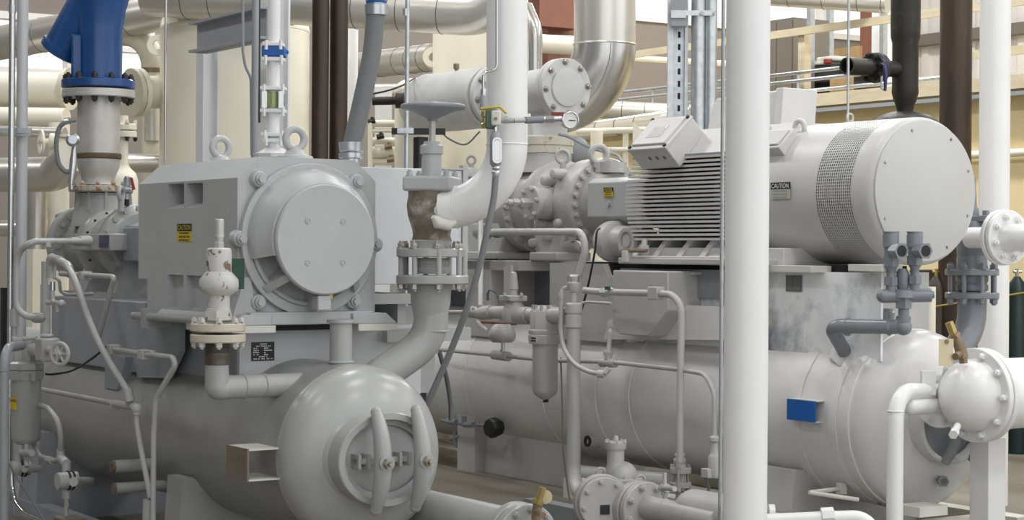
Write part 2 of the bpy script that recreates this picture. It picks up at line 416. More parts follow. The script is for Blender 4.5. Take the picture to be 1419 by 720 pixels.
# outlet with end flange low at the front right
ob = thing('drain_flange', 'grey blind flange low in front of the left tank head', 'flange', P(727, 748, d=8.1)-Z*.16)
c = P(727, 748, d=8.1); ax = U; a = c-U*3
m = MB(); m.cyl(a, c, .125, n=36); m.part('pipe', GREY, ob)
fr = (V*-.4 + U*.9).normalized()
axf = U
flange(ob, c, axf, .16, .05, GREY, 10, .014, GREY); flange(ob, c-U*.06, axf, .16, .05, GREY, 0)
m = MB(); m.lathe(c+axf*.02, axf, [(0, .09), (.02, .085), (.04, .05), (.045, .01)], 28); m.part('boss', GREY, ob)
rv = thing('brass_relief_valve', 'small brass relief valve with paper tag on the low front flange', 'valve', P(745, 712, d=8.0))
m = MB(); c0 = P(743, 714, d=8.02); c1 = P(746, 693, d=8.01); m.tube([c0-Z*.05, c0, c1], .021, n=14); m.cyl(P(742, 706, d=8.02), P(752, 713, d=7.9), .014, n=12); m.part('body', BRONZE, rv)
m = MB(); m.cyl(P(744, 697, d=8.01), P(746, 692, d=8.01), .027, n=6); m.part('bonnet_nut', BRASS, rv)
m = MB(); m.cyl(P(746.5, 693, d=8.01), P(752, 675, d=8.01), .017, n=6); m.part('cap', BRASS, rv)
m = MB(); c = P(756, 688, d=8.05); m.lathe(c, Vector((-.3, -1, 0)), [(0, .03), (.002, .03)], 20); m.part('tag', TAG, rv)
# ================================================================ left machine: base frame
bf = thing('motor_base_frame', 'blue grey welded steel base frame between the left motor and its tank', 'frame', M(-8.9, LT, 0))
m = MB(); m.bx(-9.1, -8.02, 3.80, 4.66, .82, 1.165); m.part('pedestal', BLUEG, bf)
m = MB(); m.bx(-8.03, -8.0, 3.74, 4.72, .84, 1.18); fp = m.part('front_plate', mat('front_plate_grey', (196,198,200), .45, var=.04), bf)
m = MB(); m.bx(-10.55, -9.15, 3.74, 4.5, .90, 1.27); m.part('compressor_pedestal', BLUEG, bf, bev=.006)
m = MB(); m.prism([M(-9.2, 3.72, .88), M(-9.2, 3.72, 1.1), M(-9.05, 3.72, 1.19), M(-8.65, 3.72, 1.19), M(-8.65, 3.72, 1.04), M(-8.8, 3.72, .9)], V*.03); m.part('gusset', BLUEG, bf)
m = MB(); m.prism([M(-9.6, 3.70, .80), M(-9.6, 3.70, .98), M(-9.3, 3.70, .98), M(-9.42, 3.70, .80)], V*.06); m.part('gusset', BLUEG, bf)
m = MB(); a = P(185, 437, t=3.60); b = P(333, 446, t=3.60); m.tube([a, b], .02, n=14); m.part('guide_bar', GREY, bf)
m = MB(); c = P(205, 440, t=3.60); m.bx(c.dot(U)-.02, c.dot(U)+.02, 3.57, 3.72, c.z-.05, c.z+.05); m.part('clamp', GREY, bf)
m = MB(); m.bx(-8.3, -7.78, 3.60, 3.82, 1.165, 1.20); m.part('slide_rail', PLATEW, bf, bev=.004)
m = MB(); m.bx(-8.9, -7.78, 4.25, 4.46, 1.165, 1.20); m.part('slide_rail', PLATEW, bf, bev=.004)
m = MB(); m.bx(-9.0, -8.15, 4.48, 4.80, 1.28, 1.33); m.bx(-9.0, -8.2, 4.70, 4.75, .7, 1.28); m.bx(-8.0, -7.95, 4.5, 4.98, 1.1, 1.165); m.part('shelf_angle', GREY, bf)
m = MB(); m.bx(-9.1, -8.5, 4.76, 5.1, .8, 1.25); m.part('back_plate', GREY, bf)
np_ = MB(); q0, q1 = P(349, 474, s=-7.995), P(380, 499, s=-7.995); t0, t1 = q0.dot(V), q1.dot(V)
np_.bx(-8.0, -7.994, t0, t1, q1.z, q0.z); npo = np_.part('name_plate', PLATEK, bf, label='black name plate with white lines')
def scribble(parent, rows, x0, x1, zt, zb, pt, ex, mat_, n_):           # unreadable lines of small print
    m = MB(); hgt = (zt-zb)/n_
    for i, segs in rows:
        zc = zt - hgt*(i+.5)
        for a, b in segs:
            k = a
            while k < b-.001:
                e = min(b, k+random.uniform(.025, .05))
                p0 = pt(x0+(x1-x0)*(k+.006), zc); p1 = pt(x0+(x1-x0)*(e-.004), zc)
                m.add([p0-Z*hgt*.28, p1-Z*hgt*.28, p1+Z*hgt*.28, p0+Z*hgt*.28], [(0, 1, 2, 3)]); k = e
    m.part('print', mat_, parent)
scribble(npo, [(0, [(.35,.67)]), (1, [(.18,.34),(.38,.66),(.7,.82)]), (2, [(.06,.15),(.18,.24),(.53,.73)]), (3, [(.06,.2),(.23,.3),(.53,.9)]), (4, [(.04,.32),(.53,.61)]), (5, [(.05,.13),(.2,.3),(.53,.72)]), (6, [(.3,.57),(.62,.68)]), (7, [(.06,.22),(.26,.35),(.41,.58),(.65,.78),(.84,.93)])], t0, t1, q0.z-.004, q1.z+.004, lambda a, z: M(-7.9925, a, z), V, INKW, 8)
# ================================================================ left motor
mo = thing('electric_motor', 'boxy grey electric motor with large round end plate, left machine', 'motor', M(-8.45, 4.02, 1.2))
MS0, MS1, MT0, MT1 = -9.04, -7.86, 3.66, 4.38
ZT, ZS, ZB = 1.975, 1.875, 1.225
m = MB()
loop = [(MT0, ZB), (MT0, ZS), (MT0+.115, ZT), (MT1-.115, ZT), (MT1, ZS), (MT1, ZB)]
m.prism([M(MS0, t, z) for t, z in loop], U*(MS1-MS0))
frm = m.part('frame', GREYM, mo)
ct = MB()
for (x0, x1, y0, y1) in ((232.5, 255, 255, 288), (258, 281, 254, 287), (232, 254, 380, 427), (258, 281, 381, 428)):
    a, b = P(x0, y0, t=MT0), P(x1, y1, t=MT0); sa, sb = a.dot(U), b.dot(U)
    if y0 < 300: ct.prism([M(sa, MT0-.02, b.z), M(sa, MT0-.02, a.z), M(sa, MT0+.15, a.z), M(sa, MT0+.15, a.z-.06), M(sa, MT0, b.z)], U*(sb-sa))
    else: ct.bx(sa, sb, MT0-.02, MT0+.035, b.z, a.z)
cut(frm, ct)
ct = MB(); ct.bx(MS0-.02, MS0+.12, MT0-.1, MT1+.1, ZB-.05, 1.395); cut(frm, ct); bevel(frm, .008)
m = MB()
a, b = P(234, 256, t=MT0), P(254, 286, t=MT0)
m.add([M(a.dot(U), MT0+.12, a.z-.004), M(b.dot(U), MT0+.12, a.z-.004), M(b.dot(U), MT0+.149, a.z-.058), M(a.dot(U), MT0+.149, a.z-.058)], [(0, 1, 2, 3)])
m.part('vent_dark_sheet', DARK, mo)  # dark sheet across the upper back of the left recess
# caution label
def caution(root, x0, y0, x1, y1, t=None, head=.42, ycol=YELLOW, hcol=INK, tcol=YELLOW, lines=('THIS EQUIPMENT', 'STARTS AND STOPS', 'AUTOMATICALLY'), title='CAUTION', inkl=INK, off=.002):
    a, b = P(x0, y0, t=t), P(x1, y1, t=t); sa, sb = a.dot(U), b.dot(U); H = a.z-b.z; W = sb-sa
    m = MB(); m.bx(sa, sb, t-off, t+.001, b.z, a.z-H*head); o = m.part('caution_label', ycol, root)
    m = MB(); m.bx(sa, sb, t-off, t+.001, a.z-H*head, a.z); m.part('heading', hcol, o)
    text(o, title, M((sa+sb)/2, t-off, a.z-H*head/2), U, Z, H*head*.66, tcol, W*.88)
    k = len(lines)
    for i, l in enumerate(lines):
        text(o, l, M((sa+sb)/2, t-off, a.z-H*head-H*(1-head)*(i+.5)/k), U, Z, H*(1-head)/k*.55, inkl, W*.74)
    return o
caution(mo, 246, 310, 265.5, 335, t=MT0)
# end shield
E = M(-7.86, 4.02, 1.595); ER = .355
m = MB(); m.ring(E-U*.01, E+U*.035, ER, ER-.045, 56); m.part('end_ring', GREYM, mo, bev=.004)
m = MB(); e1, e2, _ = basis(U)
# upper half hood of the end shield (e1/e2 angles measured so that it covers the top)
a_up = math.atan2(Z.dot(e2), Z.dot(e1))
m.lathe(E, U, [(.0, ER-.03), (.05, ER-.03), (.09, ER-.05), (.125, .275), (.16, .262), (.16, .2), (0, .2)], 40, a_up-1.86, a_up+1.86, cap=False)
hood = m.part('end_shield', GREYM, mo, bev=.004)
m = MB(); m.lathe(E+U*.0, U, [(0, ER-.04), (.012, ER-.05)], 40); m.lathe(E, U, [(0, .2), (.14, .2)], 40); m.part('inner_plate', GREYM, mo)
for da in (-2.35, -2.9, 2.9, 2.35, PI):
    m = MB(); d = e1*math.cos(a_up+da)+e2*math.sin(a_up+da); sd = U.cross(d)
    m.prism([E+d*.2+sd*.018, E+d*(ER-.02)+sd*.018, E+d*(ER-.02)+sd*.018+U*.045, E+d*.25+sd*.018+U*.15, E+d*.2+sd*.018+U*.15], sd*-.036)
    if abs(da) != 2.9: m.part('rib', GREYM, mo)
m = MB(); m.torus(E+U*.04, U, .30, .012, 48, 8); m.part('weld_ring', GREYM, mo)
m = MB(); DC = E+U*.16; m.lathe(DC, U, [(0, .255), (.022, .255), (.03, .248), (.03, .0)], 64); m.part('end_cover', GREYM, mo)
for dt, dz in ((-.097, .085), (.085, .085), (-.097, -.105), (.085, -.105)):
    c = DC+U*.03+V*dt+Z*dz
    m = MB(); m.ring(c-U*.004, c+U*.004, .014, .009, 20); m.cyl(c-U*.004, c+U*.003, .008, n=6); m.part('cover_bolt', GREYM, mo)
for dt, dz in ((-.262, .275), (.245, .275), (-.355, .0), (-.262, -.29), (.235, -.29), (.35, -.02)):
    c = E+V*dt+Z*dz
    m = MB(); m.cyl(c-U*.02, c+U*.032, .044, .036, n=24); l_ = m.part('lug', GREYM, mo, bev=.006)
    m = MB(); m.cyl(c+U*.037, c+U*.046, .026, n=16); m.cyl(c+U*.04, c+U*.06, .019, n=6); m.part('bolt', GREYM, l_)
c = DC - Z*.262 - U*.02
m = MB(); m.box(c-Z*.03, .07, .07, .07); m.part('drain_boss', GREYM, mo, bev=.006)
m = MB(); m.cyl(DC-Z*.252+V*.035, DC-Z*.275+V*.035, .016, n=12); m.part('grease_plug', BRASS, mo)
m = MB(); c = M(-7.80, 4.03, 1.875); m.lathe(c, (U+Z*.7).normalized(), [(-.03, .05), (.02, .045), (.03, .02)], 20); m.part('lubricator_boss', GREYM, mo)
for t0_, t1_ in ((3.60, 3.80), (4.22, 4.46)):
    m = MB(); m.prism([M(-8.95, t0_, 1.20), M(-8.95, t1_, 1.20), M(-8.95, t1_ - (.06 if t0_ > 4 else 0), 1.25), M(-8.95, t0_ + (.06 if t0_ < 4 else 0), 1.25)], U*1.17); m.part('foot', GREYM, mo, bev=.005)
m = MB(); m.prism([M(-7.9, 3.63, 1.24), M(-7.9, 3.75, 1.24), M(-7.9, 3.72, 1.42), M(-7.9, 3.69, 1.42)], U*.06); m.part('foot_web', GREYM, mo)
m = MB(); m.bx(-8.1, -7.80, 3.70, 4.34, 1.20, 1.26); m.part('foot_bar', GREYM, mo, bev=.006)
m = MB(); m.bx(-8.9, -7.9, 3.85, 4.2, 1.17, 1.2); m.part('belly_dark_slab', DARK, mo)  # near-black slab in the gap between the motor feet
def eyebolt(root, base, R, r, ax, mat_, name='lifting_eye'):
    m = MB(); m.lathe(base, Z, [(0, R*1.9), (R*.35, R*1.75), (R*.5, R*1.1), (R*1.0, R*.8), (R*1.2, R*.5)], 24)
    m.torus(base+Z*R*2.05, ax, R, r, 32, 12); return m.part(name, mat_, root)
eyebolt(mo, M(-8.84, 4.02, ZT-.002), .046, .017, U, GREYM)
eyebolt(mo, M(-8.00, 4.02, ZT-.002), .048, .018, U, GREYM)
m = MB(); m.bx(-8.95, -8.27, 4.47, 5.12, 1.375, 1.965); tb = m.part('terminal_box', SILV, mo, bev=.004)
m = MB(); m.bx(-8.9, -8.3, 4.36, 4.48, 1.45, 1.9); m.part('terminal_neck', GREYM, mo)
m = MB(); m.bx(-8.3, -8.26, 5.12, 5.15, 1.36, 1.99); m.bx(-8.95, -8.26, 4.95, 5.15, 1.965, 1.975); m.part('box_lid_edge', GREYM, tb)
# ================================================================ left compressor
cp = thing('screw_compressor', 'grey screw compressor casing with bolted rings behind the left motor', 'compressor', M(-10.4, LT, 1.27))
AZ = 1.575
o0 = M(0, LT, AZ)
m = MB(); m.lathe(o0, U, [(-11.2, .05), (-11.15, .15), (-11.0, .19), (-10.96, .215), (-10.95, .225), (-10.87, .225), (-10.86, .215), (-10.855, .16), (-10.62, .15), (-10.56, .185), (-10.51, .205), (-10.42, .205), (-10.40, .195), (-10.385, .17), (-10.16, .165), (-10.13, .19)], 56)
m.part('casing', GREY, cp)
bolts(cp, o0+U*-10.86, U, .192, 18, .016, GREY, 0.1, 0, hex_=False)
bolts(cp, o0+U*-10.402, U, .184, 14, .008, DARK, 0.1, 0, hex_=False, name='bolt_hole')
m = MB(); m.lathe(o0, U, [(-10.15, .18), (-10.13, .215), (-10.12, .222), (-10.05, .222), (-10.04, .215), (-10.03, .19), (-10.0, .17)], 56); m.part('drive_flange', GREY, cp)
bolts(cp, o0+U*-10.042, U, .198, 16, .016, GREY, .05, 0, hex_=False)
m = MB(); m.lathe(o0, U, [(-10.02, .14), (-9.05, .12)], 8); m.part('shaft_housing', GREYD, cp)
m = MB(); m.bx(-9.86, -9.05, LT-.17, LT+.15, AZ-.10, AZ+.09); cg = m.part('coupling_guard', GREYD, cp, bev=.01)
c0 = M(-10.6, LT, AZ)
m = MB(); m.lathe(c0, Z, [(.10, .19), (.17, .175), (.22, .155), (.28, .15), (.295, .165)], 40); m.part('suction_neck', GREY, cp)
flange(cp, c0+Z*.32, Z, .172, .04, GREY, 0)
for i in range(10):
    th = 2*PI*i/10; d = Vector((math.cos(th), math.sin(th), 0))
    m = MB(); s_ = d.cross(Z)*.008; m.prism([c0+Z*.19+d*.14+s_, c0+Z*.19+d*.172+s_, c0+Z*.30+d*.165+s_, c0+Z*.30+d*.12+s_], s_*-2); m.part('rib', GREY, cp)
m = MB(); q = P(168, 268, t=LT-.12); m.torus(q, (V+U).normalized(), .035, .013); m.cyl(q-Z*.1, q-Z*.035, .018); m.part('lifting_eye', GREY, cp)
m = MB(); q = P(80, 300, t=LT-.1); m.cyl(q, q+U*.05+V*.02, .022, .03, n=16); m.part('plug', GREYD, cp)
a = P(98, 324, t=3.80); b = P(152, 347, t=3.80)
m = MB(); m.bx(a.dot(U), b.dot(U), 3.80, 3.95, b.z, a.z); blk = m.part('oil_port_block', GREY, cp, bev=.006)
a = P(137.5, 326, t=3.795); b = P(149.5, 343, t=3.795)
m = MB(); m.bx(a.dot(U), b.dot(U), 3.793, 3.801, b.z, a.z); m.part('plate', PURPLE, blk, label='small tarnished purple plate')
for s_, w_ in ((-10.55, .16), (-10.05, .12)):
    m = MB(); m.prism([M(s_, LT-.20, 1.27), M(s_, LT+.2, 1.27), M(s_, LT+.12, AZ-.1), M(s_, LT-.12, AZ-.1)], U*w_); m.part('foot', GREY, cp)
m = MB(); m.bx(-10.6, -9.92, LT-.24, LT+.24, 1.265, 1.30); m.part('foot_plate', GREY, cp)
for x, y in ((150, 301), (160, 285), (174, 298), (132, 368), (126, 357), (134, 383)):
    pass
# suction spool and blue valve over it
dS = 11.06
sp = thing('suction_spool', 'bare stainless pipe spool with scorched weld under the blue valve', 'pipe', P(137, 262, d=dS))
m = MB(); m.vl(137, dS, [(130, 29), (213, 29.5), (214, 30.5), (218, 30.5), (219, 29.5), (232, 28.5), (243, 24), (250, 22), (256, 23)], 36); m.part('pipe', STEEL, sp)
m = MB(); m.vl(137, dS, [(212.5, 29.8), (214, 31), (219, 31), (220.5, 29.7)], 36); m.part('weld_bead', WELD, sp)
flange(sp, P(136, 261.5, d=dS), Z, .172, .036, ORUST, 10, .014, ORUST, inset=.12)
flange(sp, P(136.5, 130.5, d=dS), Z, .212, .048, STEEL, 12, .018, BOLTK, front=False, back=True, inset=.12, phase=.1)
bv = thing('angle_valve', 'large blue valve body with slanted bonnet at the upper left', 'valve', P(137, 124, d=dS))
flange(bv, P(136.5, 117, d=dS), Z, .214, .05, BLUE, 12, .019, BOLTK, inset=.12, phase=.1)
m = MB(); m.vl(137, dS, [(115, 32), (100, 31.5), (40, 32), (30, 34), (15, 36), (0, 40), (-30, 46)], 36); 
m.part('body', BLUE, bv)
m = MB(); a = P(131, -8, d=dS-.02); b = P(88, 69, d=dS+.06); m.tube([a, b], .122, n=32); m.part('bonnet', BLUE, bv)
ax = (b-a).normalized(); m = MB(); m.lathe(b, ax, [(-.03, .124), (-.02, .136), (.02, .136), (.03, .12), (.035, .05)], 36); m.part('bonnet_cap', BLUE, bv)
m = MB(); a = P(107, 50, d=dS-.1); b = P(107, 112, d=dS-.1); m.box((a+b)/2, .03, .07, a.z-b.z+.02); m.part('rib', BLUE, bv, bev=.01)
XYZ = (Vector((1, 0, 0)), Vector((0, 1, 0)), Z)
# ================================================================ left machine: valves and pipework
def T3(x, y, t=3.4): return P(x, y, t=t)
# safety valve on the tank
dP = 8.30
sv = thing('safety_valve', 'chipped white upright safety valve with flanged base before the left motor', 'valve', P(301, 480, d=dP))
m = MB(); m.vl(303, dP, [(443, 17), (428, 17), (427, 15.5), (410, 15.5), (402, 26), (397, 27.5), (387, 27), (376, 17.5), (350, 17.5), (345, 16.5), (343, 14)], 32); m.part('body', RUSTP, sv)
m = MB(); a = P(303, 443, d=dP); m.cyl(a, P(303, 430, d=dP), .063, n=6); m.part('hex_base', RUSTP, sv)
m = MB(); m.vl(304, dP, [(344, 7), (336, 7), (335, 6), (332, 6)], 6); m.part('hex_nut', PIPEG, sv)
m = MB(); m.vl(304, dP, [(334, 5), (328, 6.5), (304, 6.5), (303, 5.5)], 20); m.vl(304, dP, [(328, 6.9), (325, 6.9)], 20); m.part('spindle_cap', STEEL, sv)
m = MB(); c = P(328, 379, d=dP+.06); m.box(c, .055, .09, .135, XYZ); m.part('outlet_cap', GREEN, sv, label='dark green outlet cap')
flange(sv, P(302, 453, d=dP), Z, .122, .036, OCHRE, 8, .0145, RUSTP, phase=.2)
si = thing('inlet_elbow', 'grey elbow pipe with rusty neck joining safety valve to tank shell', 'pipe', P(300, 540, d=dP))
flange(si, P(302, 468, d=dP), Z, .122, .036, OCHRE, 8, .0145, RUSTP, front=False, back=True)
m = MB(); m.tube([P(300.5, 490, d=dP), P(300.5, 538, d=dP), M(-7.66, 3.50, .935), M(-7.66, 3.95, .935)], .053, bend=.16, n=28, seg=10); m.part('elbow', GREY, si)
m = MB(); m.vl(301, dP, [(474, 17), (484, 16.8), (486, 18), (488, 16.8), (492, 17.8), (495, 17), (505, 17.4)], 28); m.part('neck', mat('scorched_neck', (92, 84, 78), .5, .3, var=.35, scale=25), si)
m = MB(); m.torus(M(-7.66, 3.70, .935), V, .054, .005); m.torus(M(-7.66, 3.60, .935), V, .0535, .004); m.part('weld_bead', GREY, si)
# discharge riser, wafer valve and rusty stop valve
dR = 8.9
rs = thing('discharge_riser', 'grey bent pipe rising from the left tank to a flanged valve', 'pipe', M(-7.65, 4.25, .95))
m = MB(); m.tube([P(597, 396, d=dR), P(598, 470, d=dR), M(-7.70, 4.22, .90)], .082, bend=.2, n=32, seg=10); m.vl(597, dR, [(394, 30), (398, 29), (405, 28), (420, 27.5), (432, 24.5), (440, 23.5)], 32); m.part('pipe', GREY, rs)
flange(rs, P(599, 387, d=dR), Z, .172, .042, GREY, 8, .017, BOLTZ, front=False, back=True, inset=.13, phase=.25)
m = MB(); 
for q in ((600, 447), (583, 480)):
    pass
a = P(597, 458, d=dR); m.torus(a, Z, .083, .005); m.part('weld_bead', GREY, rs)
wv = thing('check_valve', 'wafer check valve clamped between two grey flanges with long studs', 'valve', P(599, 378, d=dR))
m = MB(); m.vl(598, dR, [(379, 24), (374, 26), (369, 26), (368, 25), (366, 25), (365, 26), (361, 26), (357, 24)], 36); m.part('body', GREY, wv)
cA, cB = P(599, 384, d=dR), P(599, 346, d=dR)
for i in range(8):
    th = .25+2*PI*i/8; e1, e2, _ = basis(Z); o_ = (e1*math.cos(th)+e2*math.sin(th))*.15
    m = MB(); m.cyl(cA+o_, cB+o_, .013, n=12); m.part('stud', GREY, wv)
gv = thing('stop_valve', 'rusty angle stop valve with a wide grey handwheel on top', 'valve', P(599, 352, d=dR))
flange(gv, P(596, 350, d=dR), Z, .16, .042, GREY, 8, .018, BOLTZ, phase=.25, inset=.12)
m = MB(); m.vl(598, dR, [(345, 28), (338, 27), (334, 28), (326, 26), (318, 27), (300, 33), (285, 35), (272, 33), (264, 33)], 36); 
a = P(600, 288, d=dR); m.cyl(a, P(622, 287, d=8.86), .088, n=28); m.part('body', RUST, gv)
m = MB(); m.vl(597, dR, [(345, 28.5), (338, 28), (334, 29), (332, 27)], 36); m.part('lower_collar', GREY, gv)
m = MB(); c = P(599, 255, d=dR); m.box(c, .235, .235, .07, ((U+V).normalized(), (V-U).normalized(), Z)); cvp = m.part('bonnet_flange', GREYM, gv, bev=.012)
bolts(gv, c+Z*.035, Z, .125, 4, .016, GREYM, PI/4-.2)
m = MB(); m.vl(598, dR, [(248, 14), (222, 14), (214, 13.5), (213, 16), (202, 16), (200, 12), (196, 11)], 24); m.part('bonnet', GREYM, gv)
m = MB(); m.vl(599, dR, [(200, 4.6), (140, 4.6)], 14); m.part('stem', STEEL, gv)
c = P(600, 148, d=dR); m = MB(); m.torus(c, Z, .143, .0125, 44, 12)
m.lathe(P(599, 168, d=dR), Z, [(0, .022), (.012, .026), (.035, .075), (.052, .118), (.06, .140), (.068, .140), (.06, .11), (.04, .05), (.04, .0)], 40)
m.part('handwheel', GREYD, gv)
# white insulated discharge line
wl = thing('white_pipe', 'thick glossy white pipe coming down and curving into the rusty valve', 'pipe', P(610, 315, d=8.8))
m = MB(); m.tube([P(612, 289, d=8.86), P(703, 283, d=8.80), P(702, -330, d=8.80)], .0965, bend=.30, n=36, seg=16); m.part('pipe', WHITE, wl)
m = MB(); a = P(600, 289, d=8.87); b = P(612, 288.5, d=8.86); m.cyl(a, b, .082, n=28); ax = (b-a).normalized()
m.torus(P(633, 287, d=8.85), ax, .0965, .005, 36, 8); m.part('end_collar', WHITEM, wl)
m = MB(); m.torus(P(702.5, 200, d=8.8), Z, .0965, .004, 36, 8); m.part('seam', WHITE, wl)
m = MB(); m.tube([P(600, 300, d=8.72), P(606, 308, d=8.74), P(622, 312, d=8.76), P(632, 308, d=8.78)], [.012, .03, .026, .01], n=10); m.part('torn_edge', PLATEW, wl)
# sensing line, ball valve, hose on the white pipe
sl = thing('sensing_tube', 'thin stainless tube running down the face of the white pipe', 'tube', P(669, 126, d=8.66))
m = MB(); m.tube([P(688.5, -80, d=8.67), P(688.5, 97, d=8.67), P(669.5, 100, d=8.66), P(669.5, 124, d=8.66)], .0065, bend=.03, n=10); m.part('tube', CHROME, sl)
m = MB(); m.vl(669.5, 8.66, [(132, 4), (124, 4), (122, 3)], 6); m.part('nut', ZINC, sl)
m = MB(); m.vl(669.5, 8.66, [(152, 4.8), (134, 4.8), (132, 4)], 16); m.part('adapter', CONDG, sl)
tr = thing('pressure_transmitter', 'green and white sensor block with brass valve and gauge arm', 'sensor', P(684, 175, d=8.64))
m = MB(); a = P(681, 165, d=8.62); m.box(a, .055, .06, .09, (Vector((1, 0, 0)), Vector((0, 1, 0)), Z)); m.part('body', mat('olive_green_body', (78, 104, 84), .5), tr, bev=.008)
m = MB(); a = P(687.5, 163.5, d=8.58); m.box(a, .045, .02, .07, (Vector((1, 0, 0)), Vector((0, 1, 0)), Z)); m.part('cover', PLATEW, tr, bev=.008)
m = MB(); m.cyl(P(687, 164, d=8.57), P(687, 164, d=8.56), .008, n=6); m.part('screw', BRONZE, tr)
m = MB(); m.vl(672, 8.62, [(178, 4.5), (172, 6.5), (170, 4), (163, 4), (161, 6), (154, 5)], 14); m.part('needle_valve', BRASS, tr)
m = MB(); a = P(666, 150.5, d=8.62); b = P(693, 148, d=8.62); m.tube([a, b, b+Vector((.03, 0, -.03))], .006, n=8); m.part('bracket', YELLOW, tr)
m = MB(); m.tube([P(694, 166, d=8.62), P(712, 167, d=8.62)], [.016, .012], n=14); m.tube([P(712, 167, d=8.62), P(728, 166.5, d=8.64)], .011, n=12); m.tube([P(700, 166, d=8.62), P(704, 166, d=8.62)], .02, n=6); m.part('nipple', PIPEG, tr)
m = MB(); m.tube([P(728, 166.5, d=8.64), P(752, 165.5, d=8.68)], .016, n=14); m.part('union', DKG, tr)
m = MB(); m.tube([P(752, 165.5, d=8.68), P(778, 164, d=8.70)], .013, n=12); m.tube([P(757, 165.5, d=8.68), P(768, 165, d=8.68)], .018, n=6); m.part('gauge_stem', ZINC, tr)
ga = thing('pressure_gauge', 'small round dial gauge with pale face at the end of the sensor arm', 'gauge', P(789, 178, d=8.70))
c = P(789.5, 166.5, d=8.70); ax = (Vector((.38, -1, -.1))).normalized()
m = MB(); m.lathe(c, ax, [(-.03, .03), (-.02, .04), (.012, .042), (.014, .037), (.006, .036)], 32); m.part('case', CHROME, ga)
m = MB(); m.lathe(c+ax*.007, ax, [(0, .036), (.001, .0355)], 28); di = m.part('dial', INKW, ga)
m = MB(); e1, e2, _ = basis(ax); m.box(c+ax*.0095+e1*.008, .034, .004, .001, (e1, e2, ax)); m.part('needle', INK, di)
m = MB(); a, b = P(764, 157, d=8.72), P(786, 159, d=8.72); m.box((a+b)/2, .075, .01, .018, (Vector((1, 0, 0)), Vector((0, 1, 0)), Z)); m.single('red_lever', RED, 'short red lever handle lying above the small dial gauge', 'lever')
cd = thing('conduit_outlet_body', 'grey conduit fitting with bright oval cover above the hanging hose', 'fitting', P(687, 242, d=8.6))
m = MB(); m.vl(686.5, 8.6, [(231, 5), (227, 8), (190, 8), (184, 6), (182, 4.5)], 16); m.part('body', CONDG, cd)
m = MB(); c = P(689, 208, d=8.565)
def oval(c, w_, h_, dd, n=20):
    return [c + Vector((w_*math.cos(2*PI*i/n), 0, (h_ - w_)*(1 if math.sin(2*PI*i/n) > 0 else -1) + w_*math.sin(2*PI*i/n))) + Vector((0, dd, 0)) for i in range(n)]
m.loft([oval(c, .022, .06, .012), oval(c, .022, .06, 0), oval(c, .014, .05, 0), oval(c, .013, .048, .006), oval(c, .005, .04, .006)]); m.part('cover', CHROME, cd)
m = MB(); m.vl(686.5, 8.6, [(182, 3), (170, 3)], 10); m.part('nipple', CHROME, cd)
m = MB(); m.vl(687, 8.6, [(244, 5), (240, 6), (238, 6), (236, 4.5), (233, 6), (230, 5)], 12); m.part('gland', ZINC, cd)
m = MB(); m.curve([P(687, 240, d=8.6), P(684, 275, d=8.6), P(676, 315, d=8.6), P(664, 370, d=8.62), P(646, 430, d=8.66), P(622, 492, d=8.75), P(592, 560, d=8.85), P(575, 610, d=9.0)], .0155, n=14)
m.single('flexible_hose', DFLEX, 'long grey flexible hose hanging from the conduit fitting past the riser', 'hose')
m = MB(); m.curve([P(609, 488, d=9.4), P(618, 520, d=9.45), P(624, 555, d=9.5), P(625, 582, d=9.5)], .012, n=12); m.single('drain_hose', HOSE, 'short dark hose curving down behind the long hose between the tanks', 'hose')
# twin grey pipes and filter at far left
lpz = 3.3
m = MB(); m.tube([T3(117, 334, 3.78), T3(112, 334, 3.5), T3(60, 334, 3.2), T3(44, 334, 3.12), T3(23, 350, 3.08), T3(23, 425, 3.08), T3(34, 438, 3.1), T3(57, 440, 3.2)], .0165, bend=.12, n=14)
pl = thing('oil_feed_pipe', 'bent grey pipe looping left from the compressor port down to the filter', 'pipe', T3(23, 440, 3.08))
m.part('pipe', PIPEG, pl)
m = MB(); m.tube([T3(98, 334, 3.44), T3(108, 334, 3.5)], .022, n=8); m.tube([T3(108, 334, 3.5), T3(122, 333, 3.6)], .028, n=16); m.part('union', PIPEG, pl)
m = MB(); m.tube([T3(66, 334, 3.22), T3(66, 342, 3.22)], .016); m.part('stub', PIPEG, pl)
m = MB(); m.tube([T3(48, 440, 3.17), T3(58, 440, 3.22)], .026, n=8); m.part('elbow', PIPEG, pl)
st = thing('standpipe', 'upright grey pipe stub with fittings above the handwheel valve', 'pipe', T3(63, 470, 3.3))
m = MB(); m.tube([T3(63, 468, 3.3), T3(63, 394, 3.3)], .0255, n=18); m.part('pipe', PIPEG, st)
m = MB(); m.tube([T3(62, 395, 3.3), T3(62, 362, 3.3)], .017); m.part('side_stub', PIPEG, st)
m = MB(); m.tube([T3(71, 385, 3.28), T3(71, 358, 3.28)], .026, n=16); m.tube([T3(71, 366, 3.28), T3(74, 359, 3.28), T3(84, 361, 3.28)], .024, bend=.02, n=14); m.sphere(T3(72, 358, 3.28), .026); m.part('tee', PIPEG, st)
m = MB(); m.tube([T3(73, 402, 3.26), T3(73, 390, 3.26)], .013, n=10); m.part('sight_tube', CHROME, st)
m = MB(); m.tube([T3(73, 402, 3.26), T3(73, 418, 3.26), T3(82, 420, 3.25)], .011, bend=.02); m.tube([T3(66, 419, 3.26), T3(88, 420, 3.26)], .012); m.tube([T3(80, 420, 3.25), T3(80, 432, 3.25)], .010); m.sphere(T3(85, 420, 3.25), .018); m.part('drain_cock', PIPEG, st)
m = MB(); m.tube([T3(74, 384, 3.3), T3(82, 384, 3.32), T3(84, 405, 3.35), T3(95, 408, 3.4), T3(128, 407, 3.62)], .009, bend=.05); m.part('small_tube', PIPEG, st)
